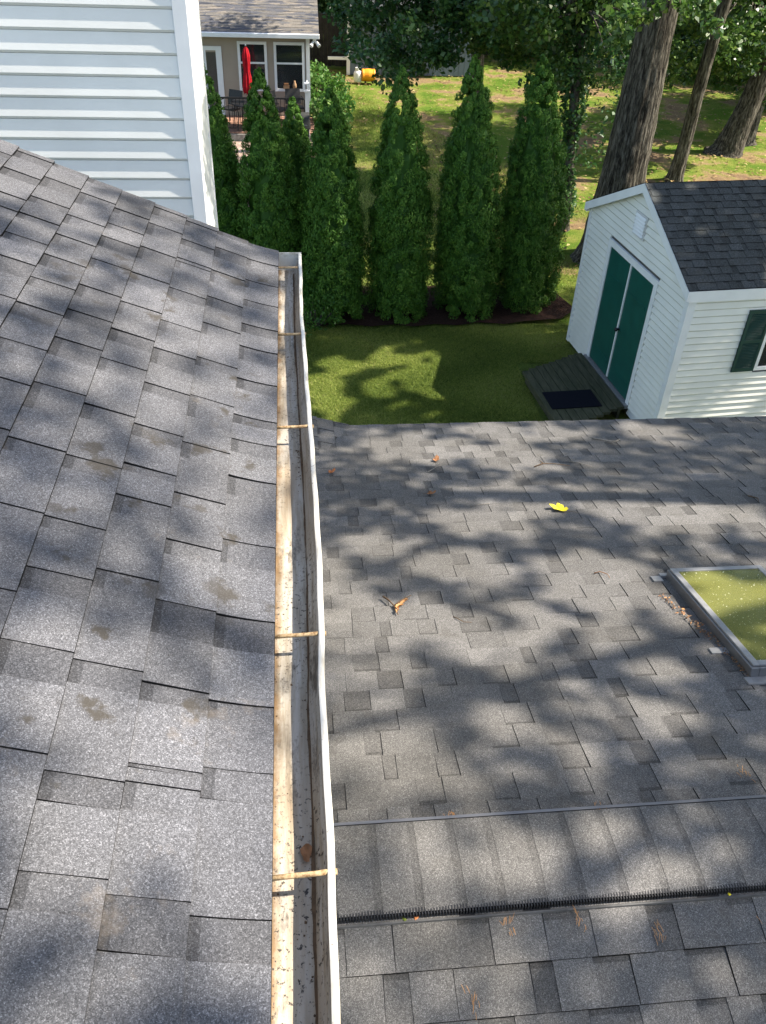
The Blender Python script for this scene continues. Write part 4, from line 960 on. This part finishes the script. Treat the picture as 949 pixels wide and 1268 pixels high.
o = MB().lathe([(0, 0), (0.20, 0), (0.215, 0.03), (0.205, 0.08), (0.22, 0.24), (0.205, 0.40), (0.215, 0.45), (0.20, 0.48), (0, 0.48)], 24).build('drum_body', 'orange_tank', dm, smooth=False); o.matrix_local = Matrix.Rotation(math.radians(90), 4, 'Y') @ Matrix.Translation((0, 0, -0.15))
for dx in (-0.05, 0.22): MB().box((dx, -0.2, -0.25), (dx+0.05, 0.2, -0.17)).build('cradle', 'dark_metal', dm)

# ================================================================== SHRUBS
def cloud(cs, n, size, seed):
    rg = np.random.default_rng(seed); out = []
    for (x, y, z, rx, ry, rz) in cs:
        m = int(n*rx*ry*rz/0.15)+30; d = rg.normal(size=(m, 3)); d /= np.linalg.norm(d, axis=1, keepdims=True); d *= rg.uniform(0.25, 1, (m, 1))**0.45
        out.append(d*np.array([rx, ry, rz])+np.array([x, y, z]))
    return np.concatenate(out)
def shrub(name, cs, loc, mat, size, label, seed, dens=520, hi=0.0):
    global RNG; RNG = np.random.default_rng(seed)
    root = thing(name, label, 'shrub', loc)
    C = cloud(cs, dens, size, seed); C[:, 2] = np.maximum(C[:, 2], 0.03)
    crown('foliage', C, size, mat, root, np.clip(0.4+hi+0.2*RNG.normal(size=len(C)), 0, 1), up=np.array([0, 0, .4]))
    mb = MB()
    for _ in range(9):
        a = random.uniform(0, 6.28); r = random.uniform(.1, .35); mb.tube([(0, 0, 0), (r*.5*math.cos(a), r*.5*math.sin(a), cs[0][5]*.5), (r*math.cos(a), r*math.sin(a), cs[0][5]*1.1)], 0.014, 5)
    mb.build('stems', 'bark', root)
shrub('garden_shrub', [(0, 0, .5, .7, .7, .55), (.5, .5, .45, .55, .6, .5), (-.2, 1.2, .55, .7, .8, .6), (.6, -1.2, .3, .55, .7, .4)], (0.95, 30.6, 0), 'shrub_leaf', 0.12, 'leafy bright green shrub beside the neighbour house wall', 21)
shrub('garden_shrub', [(0, 0, .55, .55, .55, .6), (.35, -.3, .35, .4, .5, .4), (-.2, .6, .4, .5, .5, .45)], (1.10, 27.3, 0), 'shrub_leaf', 0.13, 'pale yellow green flowering shrub behind the short arborvitae tip', 22, hi=0.25)
shrub('garden_shrub', [(0, 0, .35, .5, .5, .35), (-.4, -.4, .3, .4, .4, .3)], (0.35, 14.0, 0), 'shrub_leaf', 0.055, 'low soft green bush at the foot of the hedge beside the gutter end', 23, dens=900)

# ================================================================== TREES
def trunk_mb(path, rads, n=40, seg=60, ridge=0.06, seed=0):
    rg = random.Random(seed); ph = [rg.uniform(0, 6.28) for _ in range(8)]
    P = []; R = []
    m = len(path)-1
    for i in range(seg+1):
        f = i/seg*m; k = min(int(f), m-1); t = f-k; a, b = Vector(path[k]), Vector(path[k+1])
        p0 = Vector(path[max(k-1, 0)]); p3 = Vector(path[min(k+2, m)])
        q = 0.5*((2*a) + (b-p0)*t + (2*p0-5*a+4*b-p3)*t*t + (3*a-p0-3*b+p3)*t**3); P.append(q); R.append(rads[k]*(1-t)+rads[k+1]*t)
    def wob(i, k):
        a = 2*math.pi*k/n; z = i/seg*9
        return 1 + ridge*(math.sin(a*13+ph[0]+0.9*math.sin(z*2.1+ph[1])) *0.55 + math.sin(a*7+ph[2]+math.sin(z*1.3+a))*0.4 + 0.5*math.sin(a*3+ph[3]+z*0.3) + 0.35*math.sin(z*11+a*5+ph[4])) + (0.35*max(0, 1-i/seg*9)**2*(1+0.5*math.sin(a*4+ph[5])))
    mb = MB(); mb.tube(P, R, n, wob=wob); return mb, P
def tree(name, label, base, path, rads, clumps, mat, leaf, seed, n_per=260, ridge=0.06, limbs=(), group='trees in the back yard', hi=0.0, extra=None):
    global RNG; RNG = np.random.default_rng(seed); rr = random.Random(seed)
    root = thing(name, label, 'tree', base, 0, group)
    loc = lambda p: (p[0]-base[0], p[1]-base[1], p[2]-base[2])
    mb, P = trunk_mb([loc(p) for p in path], rads, ridge=ridge, seed=seed); mb.build('trunk', 'bark', root, smooth=True)
    lm = MB()
    for (a, b, r) in limbs:
        a = Vector(loc(a)); b = Vector(loc(b)); mid = (a+b)/2 + Vector((rr.uniform(-.2, .2), rr.uniform(-.2, .2), 0.18*(b-a).length))
        lm.tube([a, a.lerp(mid, .5)+Vector((0, 0, .05)), mid, mid.lerp(b, .5), b], [r, r*.85, r*.65, r*.4, r*.18], 8)
        for _ in range(7):
            t = rr.uniform(.35, 1); q = a.lerp(b, t); e = q+Vector((rr.uniform(-.7, .7), rr.uniform(-.7, .7), rr.uniform(-.7, .25)))
            lm.tube([q, q.lerp(e, .5)+Vector((0, 0, .06)), e], [r*.25, r*.16, r*.06], 5)
    if limbs: lm.build('branches', 'bark', root, smooth=True)
    out = []; tin = []
    for (x, y, z, r) in clumps:
        m = int(n_per*(r/0.6)**2); d = RNG.normal(size=(m, 3)); d /= np.linalg.norm(d, axis=1, keepdims=True)
        d *= RNG.uniform(0, 1, (m, 1))**0.5*r*np.array([1, 1, 0.7]); out.append(d+np.array(loc((x, y, z)))); tin.append(np.clip(RNG.normal(0.42+hi, 0.1)+0.2*RNG.normal(size=m), 0, 1))
    if extra is not None:
        out.append(extra-np.array(base)); tin.append(np.clip(0.45+0.2*RNG.normal(size=len(extra)), 0, 1))
    C = np.concatenate(out)
    crown('crown', C, leaf, mat, root, np.concatenate(tin), nrm=np.tile(np.array([0, 0, 1.0]), (len(C), 1)), nstr=0.35, aspect=0.7)
    return root
def scatter(n, xr, yr, zr, r, seed, hole=None):
    g = random.Random(seed); L = []
    while len(L) < n:
        p = (g.uniform(*xr), g.uniform(*yr), g.uniform(*zr), g.uniform(*r))
        if hole and hole(p): continue
        L.append(p)
    return L
# big oak behind the shed
def low_edge(x):  # lower limit of hanging foliage
    return 3.2 + 0.55*math.sin(x*1.7+1)+0.35*math.sin(x*3.9)
big = scatter(9, (5.6, 7.9), (15.9, 16.5), (4.2, 5.3), (0.22, 0.4), 55) + scatter(46, (4.2, 8.6), (18.2, 21.5), (3.4, 6.4), (0.35, 0.75), 5, lambda p: p[2] < low_edge(p[0])+0.2 or (p[2] < 5.4 and 6.3 < p[0] < 7.9 and p[1] < 19.4)) + scatter(34, (2, 12), (15.5, 22), (9, 14), (0.6, 1.2), 6)
tree('oak_tree', 'massive oak with deeply furrowed grey bark rising right behind the white shed', (6.68, 17.25, 0), [(6.68, 17.25, -0.1), (6.66, 17.22, 0.8), (6.72, 17.2, 2.0), (6.74, 17.2, 3.4), (6.78, 17.2, 5.0), (7.0, 17.3, 7.5), (7.6, 17.6, 11)], [0.60, 0.50, 0.43, 0.38, 0.32, 0.28, 0.18], big, 'oak_leaf', 0.13, 31, 240, 0.05,
     limbs=[((6.75, 17.2, 4.8), (5.2, 19.0, 4.3), 0.10), ((6.9, 17.3, 7), (4.2, 16, 10), 0.14), ((6.9, 17.3, 7), (9.8, 18, 10), 0.14), ((7, 17.3, 7.5), (6.5, 20.5, 6.0), 0.12)])
# slender leaning tree
sl_c = scatter(62, (8.0, 12.8), (23.2, 27), (2.1, 5.0), (0.4, 0.8), 8, lambda p: p[2] < 2.35+0.4*math.sin(p[0]*2.2)) + scatter(22, (9, 15), (20, 26), (9, 13), (0.7, 1.2), 9)
tree('maple_tree', 'slender leaning tree with smooth dark trunk behind the shed ridge', (10.40, 22.9, 0), [(10.40, 22.9, -.1), (10.42, 22.8, 1.0), (10.40, 22.7, 2.2), (10.42, 22.6, 3.6), (10.6, 22.6, 5.5), (10.9, 22.7, 9)], [0.22, 0.17, 0.155, 0.15, 0.14, 0.10], sl_c, 'oak_leaf', 0.13, 32, 230, 0.03, limbs=[((10.42, 22.6, 3.8), (11.6, 23.5, 4.6), 0.06), ((10.42, 22.6, 4.2), (9.4, 23.5, 4.8), 0.06)])
# thick leaning trunk at the right edge
rt_c = scatter(14, (12.0, 14.0), (23.5, 24.6), (2.9, 4.2), (0.3, 0.5), 56) + scatter(60, (12.0, 17.5), (26.5, 30.5), (1.6, 5.2), (0.5, 0.95), 10, lambda p: p[2] < 2.6 and p[0] < 13.0) + scatter(20, (12, 18), (24, 30), (9, 13), (0.8, 1.3), 11)
tree('oak_tree', 'thick flared oak trunk leaning right at the right edge of the yard', (13.1, 25.5, 0), [(13.0, 25.5, -.1), (13.1, 25.45, 0.5), (13.25, 25.4, 1.3), (13.5, 25.4, 2.6), (13.8, 25.4, 4.2), (14.4, 25.4, 8)], [0.52, 0.38, 0.31, 0.28, 0.26, 0.18], rt_c, 'oak_leaf', 0.15, 33, 230, 0.05, limbs=[((13.6, 25.4, 3.0), (14.8, 26.6, 3.4), 0.10), ((13.7, 25.4, 3.6), (12.4, 27, 4.0), 0.08)])
tree('oak_tree', 'second dark trunk just behind the leaning one at the right edge', (14.1, 26.8, 0), [(14.1, 26.8, -.1), (14.15, 26.8, 1.0), (14.35, 26.8, 3.0), (14.5, 26.8, 8)], [0.38, 0.30, 0.27, 0.2], scatter(14, (13.4, 17), (27, 30), (2.0, 4.5), (0.5, 0.9), 12), 'oak_leaf', 0.15, 34, 230, 0.05)
# thin ivy clad tree between hedge and big oak
rgi = np.random.default_rng(5); iz = rgi.uniform(0.3, 4.6, 2200); ia = rgi.uniform(0, 6.28, 2200); ir = 0.13+0.10*rgi.uniform(0, 1, 2200)**2+0.06*np.sin(iz*3)
ivy = np.stack([6.22-iz*0.075+ir*np.cos(ia), 19.0+ir*np.sin(ia), iz], 1)
ex_l = cloud([(6.6, 19.0, 1.8, .35, .3, .5), (6.0, 19.0, 2.4, .35, .3, .4), (6.9, 19.1, 2.6, .4, .3, .35)], 130, .1, 4)
tree('young_tree', 'thin ivy wrapped tree between the last arborvitae and the big oak', (6.22, 19.0, 0), [(6.22, 19.0, -.1), (6.18, 19, .8), (6.08, 19, 2.0), (5.98, 19, 3.2), (5.9, 19, 5), (5.8, 19, 8)], [0.15, 0.12, 0.11, 0.10, 0.09, 0.05], scatter(44, (4.8, 7.4), (18.6, 20.6), (2.85, 5.0), (0.28, 0.55), 14), 'blue_leaf', 0.10, 35, 300, 0.04, extra=np.concatenate([ivy, ex_l]))
# oak whose branches hang in front of the grey outbuilding, trunk out of sight behind the hedge tips
def hang_low(x): return float(np.interp(x, [1.1, 2.0, 2.4, 3.2, 3.6, 5.2, 5.7, 6.8], [3.3, 3.05, 2.7, 2.65, 3.15, 3.1, 2.85, 2.7]))
hang = scatter(175, (1.0, 6.8), (20.6, 23.4), (2.6, 5.3), (0.28, 0.55), 15, lambda p: p[2] < hang_low(p[0])+0.25*math.sin(p[0]*7)+0.08)
tree('willow_oak', 'drooping blue green oak branches hanging over the middle of the back lawn', (5.25, 25.8, 0), [(5.25, 25.8, -.1), (5.25, 25.7, 1.5), (5.0, 25.4, 3.5), (4.4, 24.8, 6), (4.2, 24, 9)], [0.22, 0.18, 0.17, 0.15, 0.1], hang + scatter(14, (1, 8), (20, 27), (9, 12), (0.7, 1.2), 17), 'blue_leaf', 0.12, 36, 300, 0.05,
     limbs=[((4.6, 25.2, 5), (2.6, 21.5, 4.4), 0.08), ((4.6, 25.2, 5), (4.4, 21.2, 4.6), 0.08), ((4.6, 25.2, 4.4), (5.6, 22, 4.2), 0.07)])
# woodland behind, individual trees with dark crowns reaching the ground
bgspec = [(5.5, 40, 2.0), (8.6, 41, 2.3), (11.8, 40, 2.1), (14.6, 38.5, 2.2), (17.6, 37, 2.3), (20.5, 35, 2.3), (7.2, 45, 2.4), (13.2, 45, 2.6), (1.2, 42, 1.9), (-1.8, 43, 2.0), (18.5, 31.5, 1.7), (22.5, 40, 2.6), (3.4, 46, 2.3), (24, 33, 2.2)]
lab = ['left of the row, next to the grey outbuilding', 'second in the row, in deep shade', 'centre of the row behind the big oak', 'behind the slender leaning trunk', 'right of the slender trunk', 'behind the right edge trunks', 'far back on the left side', 'far back behind the big oak', 'over the plank fence', 'behind the neighbour roof', 'nearest, at the right edge', 'far right corner', 'behind the grey outbuilding', 'outside the right edge of the lawn']
for i, (x, y, r) in enumerate(bgspec):
    cl = scatter(22, (x-r, x+r), (y-r*.5, y+r*.5), (0.4, 4.8), (0.7, 1.2), 50+i) + scatter(5, (x-r, x+r), (y-r, y+r), (5, 8), (1, 1.6), 80+i)
    tree('woodland_tree', 'dark woodland tree, ' + lab[i], (x, y, 0), [(x, y, -.1), (x, y, 2), (x+.1, y, 6)], [0.25, 0.2, 0.12], cl, 'oak_leaf', 0.24, 60+i, 110, 0.05, group='woodland trees at the back', hi=0.05)
# fallen leaves and tufts on the back yard
RNG = np.random.default_rng(99)
n = 5200; X = RNG.uniform(1.5, 20, n); Y = RNG.uniform(16.5, 37, n); keep = (X*0.22+Y*0.055+RNG.normal(size=n)*0.25) > 2.1
C = np.stack([X, Y, np.full(n, 0.035)], 1)[keep]; V = leaves(C, 0.10, nrm=np.tile(np.array([0, 0, 1.]), (len(C), 1)), nstr=0.8)
link('fallen_leaf_cover', np_mesh('fallen_leaf_cover', V, 4, RNG.uniform(0, 1, len(C)), 'litter_leaf'), kind='stuff')
def tufts(name, n, fx, fy, h, seed, keep=None, hi=0.0):
    global RNG; RNG = np.random.default_rng(seed); X = RNG.uniform(*fx, n); Y = RNG.uniform(*fy, n)
    if keep is not None: m = keep(X, Y); X = X[m]; Y = Y[m]
    n = len(X); hh = h*RNG.uniform(0.4, 1.2, n); a = RNG.uniform(0, 6.28, n); w = 0.006+0.004*RNG.uniform(0, 1, n); l = RNG.normal(size=(n, 2))*h*0.75
    V = np.empty((n, 3, 3)); z = 0.03*np.sin(X*0.9+Y*0.4)+0.02*np.sin(Y*1.3-X*0.5); z = np.where((Y < 14) & (Y > 9), z*0.3, z)-0.035
    V[:, 0] = np.stack([X-w*np.cos(a), Y-w*np.sin(a), z], 1); V[:, 1] = np.stack([X+w*np.cos(a), Y+w*np.sin(a), z], 1); V[:, 2] = np.stack([X+l[:, 0], Y+l[:, 1], z+hh], 1)
    pt = 0.42+0.16*np.sin(X*1.9+np.sin(Y*2.3)*1.5)+0.16*RNG.normal(size=n)+hi
    link(name, np_mesh(name, V, 3, np.clip(pt, 0, 1), 'grass_blade'), kind='stuff')
tufts('grass', 230000, (0.0, 6.0), (10.2, 14.1), 0.038, 71, lambda x, y: ~((x > 3.7) & (y < 12.6)) | (x < 4.9) & (y > 12.7))
tufts('grass', 160000, (0.6, 9.0), (15.6, 34.5), 0.075, 72, lambda x, y: (x*0.22+y*0.055 + 0.25*np.sin(x*1.3+y*.7)) < 2.45, hi=0.12)

# ================================================================== SHADE TREE STANDING OUT OF THE PICTURE TO THE RIGHT
GAPS = [(11.65,4.78,0.48,0.34),(12.44,5.07,0.27,0.29),(12.34,4.52,0.28,0.27),(12.0,3.8,0.31,0.26),(11.64,3.45,0.31,0.2),(11.26,2.89,0.31,0.22),(12.61,3.68,0.3,0.26),(12.86,3.43,0.4,0.3),(13.29,3.31,0.18,0.27),(11.9,2.62,0.36,0.35),(11.4,2.31,0.17,0.16),(10.84,3.17,0.17,0.15),(10.51,2.89,0.09,0.14),(10.67,2.37,0.3,0.19),(10.9,2.26,0.24,0.15),(11.05,2.08,0.23,0.2),(11.24,1.83,0.15,0.12),(11.66,2.03,0.2,0.26),(10.27,1.45,0.2,0.15),(10.13,1.3,0.06,0.06),(11.1,1.38,0.12,0.1),(10.85,1.55,0.14,0.1),(11.48,1.53,0.17,0.14),(12.9,5.04,0.24,0.21),(13.71,5.04,0.21,0.22),(12.45,2.38,0.26,0.18),(12.16,2.28,0.17,0.26),(10.58,0.85,0.17,0.12),(10.31,0.91,0.11,0.09),(10.91,0.9,0.09,0.1),(11.09,0.75,0.17,0.08),(10.44,1.23,0.09,0.05),(7.45,2.94,0.09,0.16),(8.33,2.33,0.13,0.13),(8.36,1.92,0.1,0.15),(8.52,2.21,0.1,0.12),(8.37,1.68,0.1,0.1),(8.73,3.06,0.11,0.11),(8.1,1.76,0.07,0.08),(7.86,1.7,0.05,0.09),(8.6,1.09,0.13,0.11),(8.73,0.98,0.08,0.06),(8.33,0.57,0.09,0.1),(8.43,0.34,0.14,0.1),(8.73,0.33,0.08,0.14),(8.32,0.33,0.08,0.1),(8.63,0.46,0.08,0.08),(8.21,0.73,0.09,0.09),(8.67,1.5,0.11,0.17),(7.51,3.4,0.19,0.1),(8.63,1.25,0.09,0.11),(8.5,0.2,0.08,0.06),(8.26,0.53,0.08,0.1),(8.9,2.88,0.03,0.19),(8.9,1.55,0.02,0.27),(8.89,1.18,0.02,0.25),(8.89,0.73,0.02,0.15),(8.89,0.51,0.02,0.13),(8.89,0.29,0.02,0.12),(8.94,0.43,0.02,0.12),(8.89,0.14,0.02,0.06),(15.31,11.28,0.35,0.5),(13.71,11.01,0.28,0.48),(14.98,11.93,0.39,0.23),(14.14,11.75,0.3,0.23),(13.81,10.51,0.25,0.25),(14.62,10.98,0.24,0.26),(15.74,11.91,0.17,0.15)]  # crown openings shaped to drop sun patches on roofs, gutter and lawn
def shade_leaves(dens, seed):
    g = np.random.default_rng(seed); x0, x1, y0, y1 = 6.4, 22.5, -3.0, 15.0
    n = int(dens*(x1-x0)*(y1-y0)); X = g.uniform(x0, x1, n); Y = g.uniform(y0, y1, n)
    keep = np.ones(n, bool)
    for (a, b, rx, ry) in GAPS:
        d = ((X-a)/(rx*1.1))**2+((Y-b)/(ry*1.1))**2; keep &= ~(d*(1+0.45*np.sin(X*17+np.sin(Y*13)*1.4)+0.35*np.sin(Y*23-X*9)) < 1-0.2*g.uniform(0, 1, n))
    # irregular gaps elsewhere, cleared further to let sun onto white wall and shed
    nz = np.sin(X*2.1+1.3*np.sin(Y*1.7))+np.sin(Y*2.6+1.1*np.sin(X*2.9+1))+0.7*np.sin(X*5.1+Y*4.3)
    keep &= ~((nz > 1.25) & (g.uniform(0, 1, n) < 0.85) & ((X > 15.5) | (Y > 6) | (X < 9.0)))
    keep &= ~((nz > 1.9) & (g.uniform(0, 1, n) < 0.7))
    keep &= ~((X > 4.3) & (X < 9.2) & (Y > 4.5) & (Y < 6.2) & (nz > -0.9))
    lawn_ = (X > 13.0) & (X < 17.4) & (Y > 8.6) & (Y < 13.8)
    keep &= ~lawn_
    keep &= ~((X > 17.4) & (X < 21.5) & (Y > 7.8) & (Y < 12.0) & (np.sin(X*6.3+np.sin(Y*5))+np.sin(Y*8.7-X*2.1) > 0.35))
    m = int(dens*2.1*4.4*5.2); X2 = g.uniform(13.0, 17.4, m); Y2 = g.uniform(8.6, 13.8, m); k3 = np.ones(m, bool)
    for (a, b, rx, ry) in GAPS[-7:]:
        k3 &= ~((((X2-a)/(rx*1.25))**2+((Y2-b)/(ry*1.25))**2)*(1+0.5*np.sin(X2*8+np.sin(Y2*7)*1.4)+0.4*np.sin(Y2*13-X2*5)) < 1)
    k3 &= ~((np.sin(X2*4.7+np.sin(Y2*5.3))+np.sin(Y2*6.1+X2*1.3) > 1.72) & (g.uniform(0, 1, m) < 0.6))
    X = np.concatenate([X[keep], X2[k3]]); Y = np.concatenate([Y[keep], Y2[k3]]); n = len(X)
    # (X, Y) is where a ray of sunlight crosses height 16; hang the leaf on that ray lower down
    cell = np.sin(X*1.3+Y*0.7)*0.5 + np.sin(Y*1.9-X*0.8)*0.4
    left = (X < 10.6) & (Y < 4.4)
    k2 = ~left | (g.uniform(0, 1, n) < 0.40+0.22*np.sin(X*3.1+Y*1.7)); X = X[k2]; Y = Y[k2]; cell = cell[k2]; left = left[k2]; n = len(X)
    z = np.where(left, 14.6, 12.2) + cell + g.uniform(-0.5, 0.5, n); t = (z-16)/SUN.z
    return np.stack([X+SUN.x*t, Y+SUN.y*t, z], 1)
EXL = shade_leaves(820, 3)
tree('shade_tree', 'tall spreading oak standing just right of the house, its crown shaped to dapple the roofs', (11.6, 3.4, 0), [(11.6, 3.4, -.1), (11.5, 3.4, 2), (11.3, 3.5, 5), (11.0, 3.7, 8.5), (10.6, 4, 12.8)], [0.5, 0.42, 0.38, 0.32, 0.15], [(12, 3, 12.3, 0.8)], 'oak_leaf', 0.105, 41, 100, 0.05, extra=EXL, group='oaks beside the house',
     limbs=[((11.1, 3.6, 8), (7.2, 1.5, 13.2), 0.14), ((11.1, 3.6, 8), (6.0, 4.2, 13.2), 0.14), ((11.1, 3.6, 8), (8.5, 7.5, 12.0), 0.14), ((11.1, 3.6, 8), (13.5, 8.5, 12.0), 0.14), ((11.1, 3.6, 8), (11.5, -1, 12.0), 0.14)])
